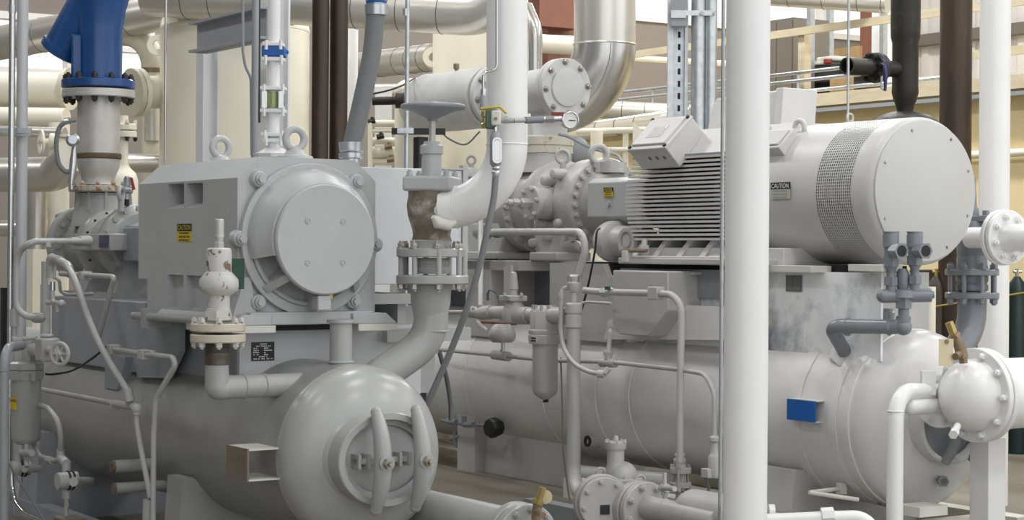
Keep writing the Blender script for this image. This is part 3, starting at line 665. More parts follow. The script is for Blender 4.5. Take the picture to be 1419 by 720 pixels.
hs = thing('grey_hose', 'thick grey hose from the standpipe sweeping down across the pedestal', 'hose', T3(181, 556, 3.42))
m = MB(); m.curve([T3(82, 361, 3.28), T3(92, 367, 3.27), T3(101, 382, 3.26), T3(110, 405, 3.27), T3(120, 435, 3.3), T3(135, 470, 3.34), T3(155, 507, 3.38), T3(177, 541, 3.42)], .0165, n=14); m.part('hose', PIPEG, hs)
m = MB(); m.tube([T3(81, 361, 3.28), T3(93, 367, 3.27), T3(96, 372, 3.27)], .022, n=14); m.part('end_fitting', PIPEG, hs)
m = MB(); m.tube([T3(176, 538, 3.42), T3(180, 556, 3.43)], .024, n=12); m.part('end_fitting', PIPEG, hs)
m = MB(); m.tube([T3(84, 379, 3.45), T3(156, 383, 3.46), T3(158, 386, 3.46), T3(136, 470, 3.5)], .0135, bend=.05, n=12)
bp_ = thing('vent_pipe', 'thin bent grey pipe clamped beside the compressor foot', 'pipe', T3(136, 470, 3.5)); m.part('pipe', PIPEG, bp_)
m = MB(); a = T3(118, 382, 3.46); m.box(a, .05, .06, .045); m.part('clamp', PIPEG, bp_, bev=.005)
bp_ = thing('vent_pipe', 'thin grey pipe clamped to a bracket then dropping along the tank side', 'pipe', T3(210, 735, 3.42))
m = MB(); m.tube([T3(152, 483, 3.5), T3(200, 490, 3.48), T3(240, 495, 3.45), T3(243, 506, 3.45), T3(216, 552, 3.42), T3(213, 600, 3.42), T3(212, 735, 3.42)], .0135, bend=.06, n=12); m.part('pipe', PIPEG, bp_)
m = MB(); m.box(T3(157, 484, 3.5), .05, .06, .05); m.box(T3(200, 491, 3.48), .07, .05, .05); m.box(T3(205, 486, 3.48), .14, .03, .012); m.part('clamp', PIPEG, bp_, bev=.005)
tl = thing('balance_line', 'grey small bore pipe along the dark side of the left tank with tee', 'pipe', T3(181, 565, 3.45))
m = MB(); m.tube([T3(57, 539, 3.55), T3(160, 559, 3.46)], .0135); m.tube([T3(189, 569, 3.42), T3(190, 590, 3.42), T3(197, 630, 3.42), T3(209, 690, 3.42)], .014, bend=.2, n=12); m.part('pipe', PIPEG, tl)
m = MB(); m.tube([T3(160, 559, 3.46), T3(186, 563, 3.44)], .02, n=12); m.tube([T3(180, 560, 3.44), T3(180, 548, 3.44)], .021, n=12); m.sphere(T3(190, 566, 3.42), .026); m.tube([T3(190, 566, 3.42), T3(190, 574, 3.42)], .021); m.part('tee', PIPEG, tl)
m = MB(); m.torus(T3(160, 561, 3.46), U, .025, .005); m.part('clip', PIPEG, tl)
m = MB(); m.tube([T3(207, 692, 3.42), T3(205, 740, 3.42)], .03, n=12); m.part('end_fitting', PIPEG, tl)
# oil filter
fl = thing('oil_filter', 'grey filter canister with yellow label hanging beside the far left pole', 'filter', T3(37, 616, 3.25))
fd = T3(37, 560, 3.25).y
m = MB(); m.vl(36, fd, [(616, 6), (615, 12), (610, 18), (605, 20), (518, 20.5)], 32); m.part('bowl', GREY, fl)
m = MB(); m.vl(36, fd, [(525, 24), (513, 25), (512, 23), (511, 25), (503, 25), (500, 22)], 8); m.part('clamp_ring', GREY, fl)
m = MB(); m.vl(44, fd, [(503, 14), (474, 14), (471, 11)], 4); m.box(P(24, 486, d=fd), .05, .05, .13); m.tube([P(16, 469, d=fd), P(52, 469, d=fd)], .012); m.tube([P(24, 474, d=fd), P(18, 488, d=fd), P(12, 500, d=fd)], [.03, .028, .03]); m.part('head', PIPEG, fl, bev=.006)
m = MB(); m.box(P(44, 522, d=fd-.08), .06, .02, .04); m.part('latch', GREY, fl)
rl = 20.7*fd/F; oc = P(36, 560, d=fd); m = MB()
za, zb_ = P(36, 566, d=fd).z, P(36, 549, d=fd).z
def arc(z, r, a0, a1, n=8): return [Vector((oc.x+r*math.cos(a0+(a1-a0)*i/n), oc.y+r*math.sin(a0+(a1-a0)*i/n), z)) for i in range(n+1)]
aa, ab = math.radians(-168), math.radians(-110)
m.loft([arc(za, rl+.0015, aa, ab), arc(zb_, rl+.0015, aa, ab)], closed=False, cap=False); lb = m.part('caution_label', YELLOW, fl)
mid = arc(0, rl+.003, aa, ab, 2)[1]; tang = Vector((-math.sin(math.radians(-128)), math.cos(math.radians(-128)), 0))
cpt = Vector((oc.x+(rl+.006)*math.cos(math.radians(-128)), oc.y+(rl+.006)*math.sin(math.radians(-128)), zb_-.016))
text(lb, 'CAUTION', cpt, tang, Z, .014, INK, .055)
hv = thing('globe_valve', 'grey shutoff valve with small spoked handwheel beside the filter head', 'valve', T3(67, 497, 3.28))
m = MB(); m.tube([T3(65, 468, 3.28), T3(65, 462, 3.28)], .035, n=16); c = T3(66, 484, 3.28); m.box(c, .11, .10, .12); m.tube([T3(45, 484, 3.26), T3(56, 486, 3.26)], .035, n=16); m.part('body', PIPEG, hv, bev=.012)
wc = T3(83, 490, 3.05); wax = (-V*.95+U*.55).normalized()
m = MB(); m.tube([c, wc], .02, n=12); m.part('bonnet', PIPEG, hv)
m = MB(); m.torus(wc, wax, .05, .010, 24, 8); m.sphere(wc, .014)
e1, e2, _ = basis(wax)
for i in range(6):
    th = PI*i/3; m.tube([wc, wc+(e1*math.cos(th)+e2*math.sin(th))*.05], .0065, n=6)
m.part('handwheel', PIPEG, hv)
m = MB(); m.tube([T3(20, 470, 3.2), T3(20, 446, 3.2)], .012); m.tube([T3(20, 452, 3.2), T3(20, 428, 3.2)], .024, n=12); m.single('needle_valve', PIPEG, 'slim grey needle valve standing on the filter head by the pole', 'valve')
m = MB(); m.curve([T3(63, 518, 3.3), T3(75, 518, 3.35), T3(100, 513, 3.5), T3(128, 496, 3.6), T3(150, 478, 3.66)], .006, n=8); m.single('black_cable', BLACK, 'thin black cable drooping from filter to the pedestal corner', 'cable')
# low fittings at far left
dv = thing('sight_drain_valve', 'grey drain valve with dark striped rings and chain under the tank side', 'valve', T3(97, 720, 3.3))
m = MB(); m.tube([T3(92, 640, 3.3), T3(92, 690, 3.3)], .022, n=14); c = T3(82, 666, 3.25); m.tube([c-V*.01, c+V*.09], .043, n=20); m.tube([T3(102, 667, 3.3), T3(122, 667, 3.45), T3(130, 667, 3.9)], .024, n=14); m.part('body', PIPEG, dv)
for k in (0, .022):
    m = MB(); m.torus(c+V*(.045+k), V, .044, .006, 24, 8); m.part('ring', BLACK, dv)
m = MB(); m.tube([T3(92, 690, 3.3), T3(92, 716, 3.3)], .012); m.torus(T3(93, 700, 3.28), -V, .012, .004, 12, 6); m.part('drain_tip', PIPEG, dv)
m = MB(); m.box(T3(97, 720, 3.3), .16, .12, .03); m.part('foot', PLATEB, dv, bev=.006)
dv = thing('sight_drain_valve', 'grey drain valve with dark striped rings directly below the filter bowl', 'valve', T3(28, 672, 3.2))
m = MB(); m.tube([T3(26, 628, 3.2), T3(26, 668, 3.2)], .02, n=14); c = T3(18, 649, 3.17); m.tube([c-V*.01, c+V*.085], .04, n=20); m.tube([T3(34, 649, 3.2), T3(53, 649, 3.3)], .02, n=12); m.tube([T3(37, 616, 3.22), T3(37, 646, 3.2)], .012); m.tube([T3(30, 627, 3.2), T3(44, 627, 3.2)], .018); m.part('body', PIPEG, dv)
for k in (0, 5):
    m = MB(); m.torus(c+V*(.04+k*.0044), V, .041, .006, 24, 8); m.part('ring', BLACK, dv)
hl = thing('hose_loop', 'small grey hose looping from filter bowl to drain fitting', 'hose', T3(82, 640, 3.3))
m = MB(); m.curve([T3(56, 561, 3.3), T3(68, 567, 3.27), T3(80, 584, 3.27), T3(84, 605, 3.28), T3(84, 625, 3.3)], .0145, n=12); m.part('hose', PIPEG, hl)
m = MB(); m.tube([T3(84, 622, 3.3), T3(84, 634, 3.3)], .02, n=10); m.tube([T3(84, 634, 3.3), T3(92, 642, 3.3)], .024); m.tube([T3(47, 616, 3.3), T3(55, 632, 3.3), T3(75, 638, 3.3), T3(84, 636, 3.3)], .013, bend=.05); m.tube([T3(66, 637, 3.3), T3(73, 638, 3.3)], .02, n=8); m.part('fitting', PIPEG, hl)
m = MB(); m.tube([T3(16, 655, 3.1), T3(16, 690, 3.1), T3(35, 712, 3.1), T3(80, 730, 3.1)], .012, bend=.25, n=10); m.single('steel_tube', CHROME, 'bright bent steel tube near the floor at far left', 'tube')
m = MB(); m.tube([T3(-4, 615, 3.0), T3(30, 672, 3.0), T3(62, 722, 3.0)], .0045, n=6); m.single('grey_cable', HOSE, 'thin grey cable slanting across the bottom left corner', 'cable')
gp = thing('return_pipe', 'thick grey pipe elbowing down along the left picture edge', 'pipe', P(6, 760, d=9.2))
m = MB(); m.tube([P(30, 478, d=9.5), P(6, 482, d=9.2), P(5, 800, d=9.2)], .024, bend=.1, n=18); m.part('pipe', CONDG, gp)
m = MB(); m.torus(P(5, 513, d=9.2), Z, .025, .003); m.part('seam', CONDG, gp)
# poles at far left
po = thing('support_pole', 'tall light grey round pole at far left with strut clamp', 'pole', P(27, 700, d=10.9))
a, b = P(32.5, -120, d=10.9), P(28, 450, d=10.9); b2 = Vector((a.x, a.y, 0)); m = MB(); m.tube([a, b2], .032, n=20); m.part('pole', mat('grey_pole', (188, 191, 194), .38, var=.03), po)
m = MB(); m.box(P(29, 181, d=10.84), .12, .03, .03, (Vector((1, 0, 0)), Vector((0, 1, 0)), Z)); m.box(P(31, 187, d=10.84), .09, .02, .012, (Vector((1, 0, 0)), Vector((0, 1, 0)), Z)); m.part('clamp', GALV, po)
m = MB(); m.box(P(0, 181, d=10.9), .14, .02, .03, (Vector((1, 0, 0)), Vector((0, 1, 0)), Z)); m.part('strut_arm', GALV, po)
m = MB(); a = P(18, -120, d=10.75); m.tube([a, Vector((a.x, a.y, .1))], .018, n=14); cn = thing('conduit', 'shiny galvanised conduit strapped along the far left pole', 'conduit', Vector((a.x, a.y, .1))); m.part('tube', CHROME, cn)
m = MB(); a = P(20, 18, d=10.75); a.x = cn.location.x; m.cyl(a, a+Z*.045, .021, n=14); m.part('coupling', ZINC, cn)
m = MB(); a = P(8, 410, d=11.2); m.box(a-Z*.2, .05, .05, .5); m.single('strut_post', BLACK, 'short black channel post behind the far left pole', 'post')
# ================================================================ uprights in the middle
XYZ = (Vector((1, 0, 0)), Vector((0, 1, 0)), Z)
def upright(name, label, cat, cx, d, r, mat_, ztop=5.2, zbot=0, group=None, n=20):
    a = P(cx, 300, d=d); m = MB(); m.tube([Vector((a.x, a.y, zbot)), Vector((a.x, a.y, ztop))], r, n=n)
    return m.single(name, mat_, label, cat, group)
upright('brown_pipe', 'bare brown steel pipe behind the motor, left one of the close pair', 'pipe', 442.5, 11.9, .054, BROWN)
upright('brown_pipe', 'bare brown steel pipe behind the motor, right one of the close pair', 'pipe', 468, 12.0, .058, BROWN)
upright('threaded_rod', 'thin shiny hanger rod in front of the left cream vessel', 'rod', 228, 12.6, .008, CHROME, zbot=1.0)
zr = thing('galvanised_rod', 'slim galvanised upright tube behind the valve handwheel', 'rod', P(563, 250, d=10.4))
a = P(563, 250, d=10.4); m = MB(); m.tube([Vector((a.x, a.y, 0)), Vector((a.x, a.y, 5))], .0125, n=12); m.part('tube', GALV, zr)
m = MB(); m.cyl(P(562, 12, d=10.4), P(562, 22, d=10.4), .015, n=12); m.part('coupling', ZINC, zr)
m = MB(); m.box(P(562, 181, d=10.36), .09, .03, .03, XYZ); m.cyl(P(557, 181, d=10.34), P(557, 181, d=10.3), .016, n=6); m.part('clamp', ZINC, zr)
m = MB(); m.box(P(580, 182, d=10.5), .30, .04, .035, XYZ); a = P(583, 195, d=10.55); m.bx(a.dot(U)-.03, a.dot(U)+.03, a.dot(V)-.03, a.dot(V)+.03, 0, a.z+.02); m.single('strut_stand', BLACK, 'dark slotted strut stand beside the galvanised upright tube', 'strut')
# white pipe with sight glass
wp = thing('white_riser', 'slim white pipe with blue band and flanged sight glass over the motor', 'pipe', P(379, 222, d=10.3))
dW = 10.3
m = MB(); m.vl(378, dW, [(222, 9), (60, 9), (-250, 9)], 24); m.part('pipe', WHITEM, wp)
m = MB(); m.box(P(380, 72, d=dW), .125, .11, .055, XYZ); m.cyl(P(397, 72, d=dW), P(400, 72, d=dW), .012, n=10); m.part('band', BLUEP, wp, bev=.01, label='blue valve band')
for y, w_ in ((62, 14), (83, 15), (123, 17), (154, 17), (187, 16), (195, 14)):
    m = MB(); m.box(P(379, y, d=dW), 2*w_*dW/F, .12, .022, XYZ); f_ = m.part('flange', WHITEM, wp, bev=.005)
    for sx in (-1, 1):
        q = P(379+sx*(w_-4), y, d=dW-.055); m = MB(); m.cyl(q-Z*.026, q+Z*.026, .010, n=6); m.part('bolt', WHITEM, f_)
m = MB(); m.vl(379, dW, [(149, 12), (128, 12)], 20); m.part('sight_glass', GLASSM, wp, label='glinting sight glass between flanges')
for sx in (-12, 11):
    m = MB(); m.box(P(379+sx, 138, d=dW-.05), .028, .03, .09, XYZ); m.part('sight_glass_guard', CHROME, wp)
m = MB(); m.vl(379, dW, [(218, 26), (213, 28), (210, 20), (205, 13)], 8); m.part('base', WHITEM, wp)
upright('grey_conduit', 'straight grey conduit pipe left of the white riser', 'conduit', 352, 10.6, .020, CONDG, zbot=1.2)
m = MB(); m.tube([P(336.5, -80, d=10.65), P(336.5, 70, d=10.65), P(340, 92, d=10.65), P(348, 108, d=10.63), P(349, 215, d=10.63)], .0085, bend=.1); m.single('grey_conduit', CONDG, 'thin conduit bending over to join the straight grey conduit', 'conduit')
m = MB(); m.tube([P(359, -80, d=10.9), P(359, 170, d=10.9)], .008); m.single('black_cable', BLACK, 'black cable hanging just left of the white riser', 'cable')
# flexible duct to the motor
fx = thing('flexible_duct', 'thick grey flexible conduit with zinc end connectors dropping to the motor', 'duct', P(487, 222, d=9.4))
m = MB(); m.curve([P(520, 8, d=9.4), P(519.5, 30, d=9.4), P(515, 75, d=9.4), P(506, 120, d=9.4), P(496, 165, d=9.4), P(488, 200, d=9.4)], .047, n=24, k=8); m.part('duct', DFLEX, fx)
m = MB(); m.vl(486.5, 9.4, [(226, 13), (220, 13), (219, 17), (212, 17), (211, 14), (209, 16.5), (197, 17.5)], 16); m.part('connector', ZINC, fx)
m = MB(); m.vl(521.5, 9.4, [(21, 16), (7, 16.5), (6, 14), (2, 14), (1, 16), (-6, 16), (-7, 12), (-200, 12)], 16); m.part('connector', ZINC, fx)
m = MB(); m.vl(521.5, 9.4, [(5, 14.5), (2, 14.5)], 16); m.part('band', BLUEP, fx)
# pale column and beam
m = MB(); a = P(287, 200, d=13.2)
for k in (0, 1):
    q = P(281+k*18, 200, d=13.2)
m.bx(a.dot(U)-.06, a.dot(U)+.06, a.dot(V)-.06, a.dot(V)-.048, 0, 2.955); m.bx(a.dot(U)-.06, a.dot(U)+.06, a.dot(V)+.048, a.dot(V)+.06, 0, 2.955); m.bx(a.dot(U)-.008, a.dot(U)+.008, a.dot(V)-.055, a.dot(V)+.055, 0, 2.955)
m.single('steel_column', PALE, 'pale steel column standing under the grey beam by the cream vessel', 'column')
m = MB(); a = P(378, 200, d=13.2)
m.bx(a.dot(U)-.08, a.dot(U)+.08, a.dot(V)-.09, a.dot(V)-.075, 0, 5); m.bx(a.dot(U)-.08, a.dot(U)+.08, a.dot(V)+.075, a.dot(V)+.09, 0, 5); m.bx(a.dot(U)-.01, a.dot(U)+.01, a.dot(V)-.08, a.dot(V)+.08, 0, 5)
m.single('steel_column', PALE, 'pale steel column rising straight behind the white riser', 'column')
m = MB(); a = P(274, 72, d=13.0); b = P(356, 50, d=12.2); zlo, zhi = P(300, 72, d=12.9).z, P(300, 30, d=12.9).z
sa, sb = a.dot(U), a.dot(U)+1.1; tc = a.dot(V)
m.bx(sa, sb, tc-.07, tc+.07, zlo, zlo+.016); m.bx(sa, sb, tc-.07, tc+.07, zhi-.016, zhi); m.bx(sa, sb, tc-.006, tc+.006, zlo, zhi)
m.single('steel_beam', mat('beam_grey', (164, 166, 172), .5), 'grey steel beam end sticking out under the clad pipe', 'beam')
# ================================================================ foreground white poles
fp_ = thing('white_post', 'thick glossy white round post in front of the right machine', 'post', Vector((P(1035, 300, d=6.6).x, 6.6, 0)))
a = P(1035, 300, d=6.6); m = MB(); m.tube([Vector((a.x, a.y, 0)), Vector((a.x, a.y, 4.2))], .0775, n=40); m.part('post', WHITE, fp_)
sk = thing('slim_conduit', 'slim galvanised conduit running down the left side of the thick white post', 'conduit', Vector((P(1000.5, 300, d=6.75).x, 6.75, 0)))
a = P(1000.5, 300, d=6.75); m = MB(); m.tube([Vector((a.x, a.y, 0)), Vector((a.x, a.y, 4.2))], .007, n=12); m.part('tube', GALV, sk)
m = MB(); m.vl(1000, 6.75, [(740, 6), (712, 6), (704, 5), (700, 3)], 12); m.part('connector', GALV, sk)
wpo = thing('white_post', 'white round post at far right behind the white flange', 'post', Vector((P(1378, 300, d=11.6).x, 11.6, 0)))
a = P(1377.5, 300, d=11.6); m = MB(); m.tube([Vector((a.x, a.y, 0)), Vector((a.x, a.y, 5.2))], .094, n=36); m.part('post', WHITE, wpo)
# dark pipes behind the right motor
bt = thing('dark_tee_pipe', 'dark olive vertical pipe with swelling, side branch and dished base', 'pipe', P(1252, 165, d=13.5))
dB = 13.5
m = MB(); m.vl(1254, dB, [(166, 12), (154, 11), (146, 13), (138, 16), (128, 18.5), (118, 18), (60, 18), (52, 20), (38, 20.5), (-120, 20.5)], 32); m.part('pipe', BLACKP, bt)
m = MB(); m.vl(1254, dB, [(300, 46), (175, 46), (168, 44), (162, 38), (157, 26), (154, 12)], 36); m.part('dished_base', BLACKP, bt)
bx_ = (P(1170, 94, d=13.25)-P(1250, 96, d=13.5)); 
m = MB(); a, b = P(1252, 96, d=13.5), P(1225, 95, d=13.4); m.tube([a, b], .058, n=20); m.part('branch', BLACKP, bt)
axb = (P(1180, 91, d=13.05)-P(1240, 95, d=13.45)).normalized()
bl = thing('ball_valve', 'dark pipe stub with open end and blue handled valve on the olive pipe', 'valve', P(1213, 115, d=13.3))
c = P(1213, 94, d=13.3); flange(bl, c+axb*.03, axb, .105, .05, BLACKP, 8, .016, BOLTK, back=True)
flange(bl, c-axb*.03, axb, .105, .04, BLACKP, 0)
m = MB(); a = c+axb*.05; b = c+axb*.36; L = (b-a).length
m.lathe(a, axb, [(0, .062), (L, .062), (L+.002, .058), (L-.001, .050), (L-.15, .05)], 28, cap=False); m.lathe(a, axb, [(0, .055), (.05, .055)], 20); m.part('open_stub', BLACKP, bl)
m = MB(); m.tube([P(1222, 89, d=13.15), P(1226, 90, d=13.12), P(1227.5, 100, d=13.1), P(1226.5, 126, d=13.1)], [.008, .012, .014, .010], n=10); m.part('handle', NAVY, bl, label='blue lever handle')
m = MB(); m.tube([P(1222, 105, d=13.14), P(1221, 122, d=13.14), P(1224, 124, d=13.13)], .007, n=8); m.part('stop', ZINC, bl)
m = MB(); m.torus(c, axb, .098, .012, 24, 8); m.part('gasket', NAVY, bl)
upright('dark_pipe', 'thick dark brown vertical pipe between the olive pipe and white post', 'pipe', 1323, 14.6, .124, BROWN)
upright('strut_channel', 'thin galvanised hanger rod above the perforated motor band', 'rod', 1174, 12.3, .009, GALV, zbot=2.26)
m = MB(); m.torus(P(1178, 163, d=11.9), U, .025, .007, 20, 8); m.cyl(P(1178, 168, d=11.9), P(1178, 178, d=11.9), .03, n=12); m.single('shackle', RMOT, 'small lifting ring on top of the perforated motor band', 'ring')
# galvanised conduits above the right motor
dG = 12.9
upright('galvanised_conduit', 'fat galvanised conduit above the motor, left of the strapped pair', 'conduit', 966, dG, .049, GALV, zbot=2.2)
upright('galvanised_conduit', 'fat galvanised conduit above the motor, right of the strapped pair', 'conduit', 983.5, dG, .043, GALV, zbot=2.2)
us = thing('strut_channel', 'slotted galvanised strut upright beside the two fat conduits', 'strut', P(936, 180, d=dG+.1))
a = P(939, 100, d=dG+.1); m = MB()
m.box(Vector((a.x-.052, a.y, 3.4)), .04, .05, 3.0, XYZ); m.box(Vector((a.x+.058, a.y, 3.4)), .022, .05, 3.0, XYZ); m.box(Vector((a.x, a.y+.03, 3.4)), .13, .01, 3.0, XYZ); m.part('channel', GALV, us)
for k in range(26):
    m = MB(); m.box(Vector((a.x+.012, a.y+.024, 1.95+k*.085)), .018, .003, .042, XYZ); m.part('slot', DARK, us)
m = MB(); m.box(P(941, 17, d=dG-.02), .11, .06, .2, XYZ); m.part('junction_cover', CONDG, us, bev=.004)
m = MB(); m.box(P(960, 18, d=dG-.05), .30, .012, .035, XYZ); m.box(P(940, 20, d=dG-.05), .1, .03, .05, XYZ); m.part('strap', ZINC, us)
for x_ in (973, 991):
    m = MB(); m.cyl(P(x_, 18, d=dG-.04), P(x_, 18, d=dG-.09), .014, n=8); m.part('bolt', ZINC, us)
# ================================================================ big clad pipe and frosted line
cp2 = thing('clad_pipe', 'large shiny aluminium clad pipe with swept elbow over the compressor', 'pipe', P(800, 190, d=13.9))
dC = 13.9
m = MB(); r_ = 43.5*dC/F
top = P(838, -250, d=dC); c0 = P(838, 62, d=dC); el = MB()
dirn = Vector((-.80, -.45, -.34)).normalized()
pts = []
n_ = 22; R_ = .42
for i in range(n_+1):
    th = math.radians(100)*i/n_
    pts.append(c0 + Vector((-.86, .45, 0)).normalized()*(R_*(1-math.cos(th))) - Z*(R_*math.sin(th)))
el.tube([c0]+pts[1:], [r_]*(n_+1), n=44); el.part('elbow', ALUS, cp2)
m.tube([top, c0], r_*.985, n=44); m.part('straight', ALU, cp2)
m = MB(); m.torus(c0, Z, r_*.99, .008, 44, 8); m.part('band', ALU, cp2)
m = MB()
side = Vector((.45, .86, 0)).normalized()
loops = [p + (p-(c0+Vector((-.86, .45, 0)).normalized()*R_)).normalized()*(r_*.60) - side*(r_*.80) for p in pts]
m.tube(loops, [.006]*len(loops), n=6); m.part('seam', ALUS, cp2)
fz = thing('frosted_strainer', 'frosted grey valve body on the suction line behind the white pipe', 'valve', M(-11.9, 7.39, 2.3))
ca, cb = P(783, 122, t=7.39), P(578, 146, t=7.39); axz = U.copy()
zc = (ca.z+cb.z)/2
o_ = Vector((ca.x, ca.y, zc))
Lz = abs(cb.dot(U)-ca.dot(U))
m = MB(); m.lathe(o_, -U, [(.07, .15), (.75, .15), (.9, .16)], 40); m.part('pipe', FROST, fz)
m = MB(); m.lathe(o_, -U, [(.95, .2), (1.0, .222), (1.45, .226), (1.6, .222), (1.8, .232), (1.97, .19), (2.06, .12)], 40); m.part('body', FROST, fz)
flange(fz, o_-U*.86, U, .225, .05, FROST, 8, .018, BOLTZ); flange(fz, o_-U*.95, U, .225, .05, FROST, 0)
flange(fz, o_, U, .205, .045, FROST, 8, .018, BOLTZ, inset=.14, phase=.1); flange(fz, o_-U*.05, U, .205, .045, FROST, 0)
m = MB(); m.lathe(o_+U*.022, U, [(0, .135), (.016, .13), (.02, .12)], 36); m.part('blank', FROST, fz)
m = MB(); q = o_-U*1.35-V*.05+Z*.21; m.cyl(q-Z*.05, q+Z*.03, .012, n=8); m.cyl(q+Z*.02, q+Z*.06, .022, n=8); m.part('bleed_plug', BRONZE, fz)
m = MB(); m.tube([P(516, 140, d=14.1), P(556, 139, d=14.1)], .032, n=14); m.cyl(P(548, 139, d=14.08), P(560, 139, d=14.08), .06, n=16); m.single('pipe_stub', BLACKP, 'short dark threaded pipe stub pointing left from the frosted body', 'pipe')
m = MB(); m.curve([P(612, 182, d=12.8), P(622, 192, d=12.8), P(645, 200, d=12.8), P(665, 182, d=12.8)], .006, n=8); m.single('grey_wire', HOSE, 'thin grey wire loop sagging under the frosted body', 'wire')
m = MB(); m.curve([P(516, 130, d=13.8), P(535, 126, d=13.8), P(556, 119, d=13.9), P(575, 108, d=14.4)], .007, n=8); m.single('black_cable', BLACK, 'black cable sagging between the duct and the cream vessel', 'cable')
# ================================================================ right machine: insulated tank
RT, RZ, RR = 7.39, .655, .482
def T7(x, y, t=6.8): return P(x, y, t=t)
rk = thing('insulated_tank', 'long pale jacketed horizontal tank under the finned motor, right machine', 'tank', M(-9.8, RT, 0))
m = MB(); q = S0 = -13.4; L = -7.26-S0
prof = [(0, .02), (.02, .3), (.1, .44), (.2, RR)]
seams = [-12.0, -11.1, -10.15, -9.55, -9.2, -8.33, -7.72]
for s_ in seams:
    d = s_-S0; prof += [(d-.03, RR), (d-.028, RR+.005), (d, RR+.005), (d+.002, RR)]
prof += [(L-.06, RR), (L-.058, RR+.006), (L-.02, RR+.006), (L-.015, RR)]
m.lathe(M(S0, RT, RZ), U, prof+[(L, RR)], 80); m.part('jacket', INSUL, rk)
m = MB(); m.lathe(M(-7.28, RT, RZ), U, [(0, RR-.002)] + [(.02+.22*math.sin(PI/2*i/12), RR*math.cos(PI/2*i/12)) for i in range(12)] + [(.241, .02)], 80); m.part('head_jacket', INSW, rk)
def ell2(s, a, b, n=44, t=RT, z=RZ-.0): return [M(s, t+a*math.cos(2*PI*i/n), z+b*math.sin(2*PI*i/n)) for i in range(n)]
m = MB(); m.loft([ell2(-7.25, .25, .215), ell2(-6.985, .25, .215), ell2(-6.975, .24, .205), ell2(-6.985, .225, .19), ell2(-7.06, .225, .19), ell2(-7.06, .2, .165)], cap=False); m.part('manway_collar', INSW, rk)
m = MB(); m.loft([ell2(-7.06, .225, .19), ell2(-7.03, .16, .13), ell2(-7.02, .03, .03)]); m.part('manway_cover', GREYD, rk)
for dt in (-.08, .12):
    m = MB(); pts = [M(-6.975+.08*(1-q_*q_), RT+dt, RZ+.20*q_) for q_ in [(-1+2*i/12) for i in range(13)]]; m.tube(pts, [.026+.012*(1-abs(i-6)/6) for i in range(13)], n=12); m.part('manway_yoke', GREYD, rk)
m = MB(); a = P(1300, 662, s=-7.2); b = P(1308, 667, s=-7.02); m.tube([a, b], .022, n=14); m.tube([b-(b-a)*.25, b], .03, n=6); m.part('coupling', GREYD, rk)
m = MB()
for s_ in (-7.72, -7.43):     # torn jacket patch strips on the shell
    m.lathe(M(s_, RT, RZ), U, [(0, RR+.001), (0, RR+.007), (.06, RR+.007), (.06, RR+.001)], 60, cap=False)
m.part('jacket_band', INSUL, rk)
m = MB(); a, b = P(1092, 552, t=6.86), P(1131, 585, t=6.86); sa, sb = a.dot(U), b.dot(U)
for zz in (a.z, b.z): m.bx(sa, sb, 6.86, 7.02, zz-.003, zz+.003)
m.bx(sa, sb, 6.95, 6.955, b.z, a.z); o = m.part('plate_bracket', PLATEW, rk)
m = MB(); m.bx(sa, sb-.005, 6.852, 6.861, b.z, a.z); m.part('name_plate', BLUEP, o, label='blue covered name plate')
saddle(rk, -11.3, -10.05, RT, RZ, RR-.01, .30, RGREY, .36)
saddle(rk, -8.35, -7.72, RT, RZ, RR-.01, .46, RGREY, .36)
m = MB(); m.bx(-11.33, -11.10, RT-.40, RT-.28, 0, .58); m.part('saddle_post', RGREY, rk)
m = MB(); m.bx(-9.7, -7.0, RT-.62, RT-.50, 0, .12); m.bx(-13, -7.0, RT+.50, RT+.62, 0, .12); m.bx(-7.25, -7.1, RT-.6, RT+.6, 0, .115); m.bx(-8.6, -8.45, RT-.6, RT+.6, 0, .115); m.part('skid_rail', PLATEW, rk)
m = MB(); m.prism([M(-11.0, 6.90, .62), M(-11.0, 6.95, .45), M(-11.0, 7.0, .45), M(-11.0, 7.0, .62)], U*.1)
for (x, y, r, mm) in ((807, 582, .035, RGREY), (815, 611, .038, RGREY)):
    m = MB(); a = P(x, y, t=6.98); b = M(a.dot(U), 7.3, a.z-.02); m.tube([a, b], r, n=16); c_ = m.part('coupling', mm, rk); m = MB(); m.ring(a-V*.01, a, r*.95, r*.5, 18); m.part('plug', BLACK, c_)
m = MB(); c = P(686, 592, t=6.93); m.lathe(c, -V+U*.15, [(-.04, .055), (0, .07), (.04, .07), (.055, .06), (.06, .03)], 8); m.part('sensor_cap', BLACK, rk, label='black octagonal cap')
# line with small elbows at the tank's left
ll = thing('oil_return_line', 'small dark bore line with tees entering the jacketed tank beside the black cap', 'pipe', T7(625, 586, 6.9))
m = MB(); m.tube([T7(612, 582, 6.86), T7(645, 588, 6.88), T7(672, 589, 6.92)], .011); m.part('pipe', DKG, ll)
m = MB(); m.tube([T7(620, 583, 6.86), T7(632, 585, 6.86)], .022, n=8); m.tube([T7(643, 576, 6.86), T7(643, 590, 6.86)], .019, n=10); m.tube([T7(643, 588, 6.86), T7(656, 588, 6.86)], .02, n=8); m.part('tee', DKG, ll)
for (pts, r, nm, lab) in (([T7(604, 660, 7.0), T7(612, 660, 7.0), T7(642, 656, 7.2)], .04, 'dark_fitting', 'dark fat hose fitting in the gap between the two tanks'),
                          ([T7(600, 648, 6.9), T7(615, 662, 6.9), T7(645, 668, 7.0)], .018, 'dark_hose', 'dark hose curving through the gap below the hose fitting'),
                          ([T7(604, 672, 6.8), T7(648, 669, 7.0)], .018, 'dark_pipe', 'short dark pipe with hex joint low in the gap between tanks')):
    m = MB(); m.tube(pts, r, bend=.08, n=12); m.single(nm, DKG, lab, 'hose' if 'hose' in nm else 'pipe')
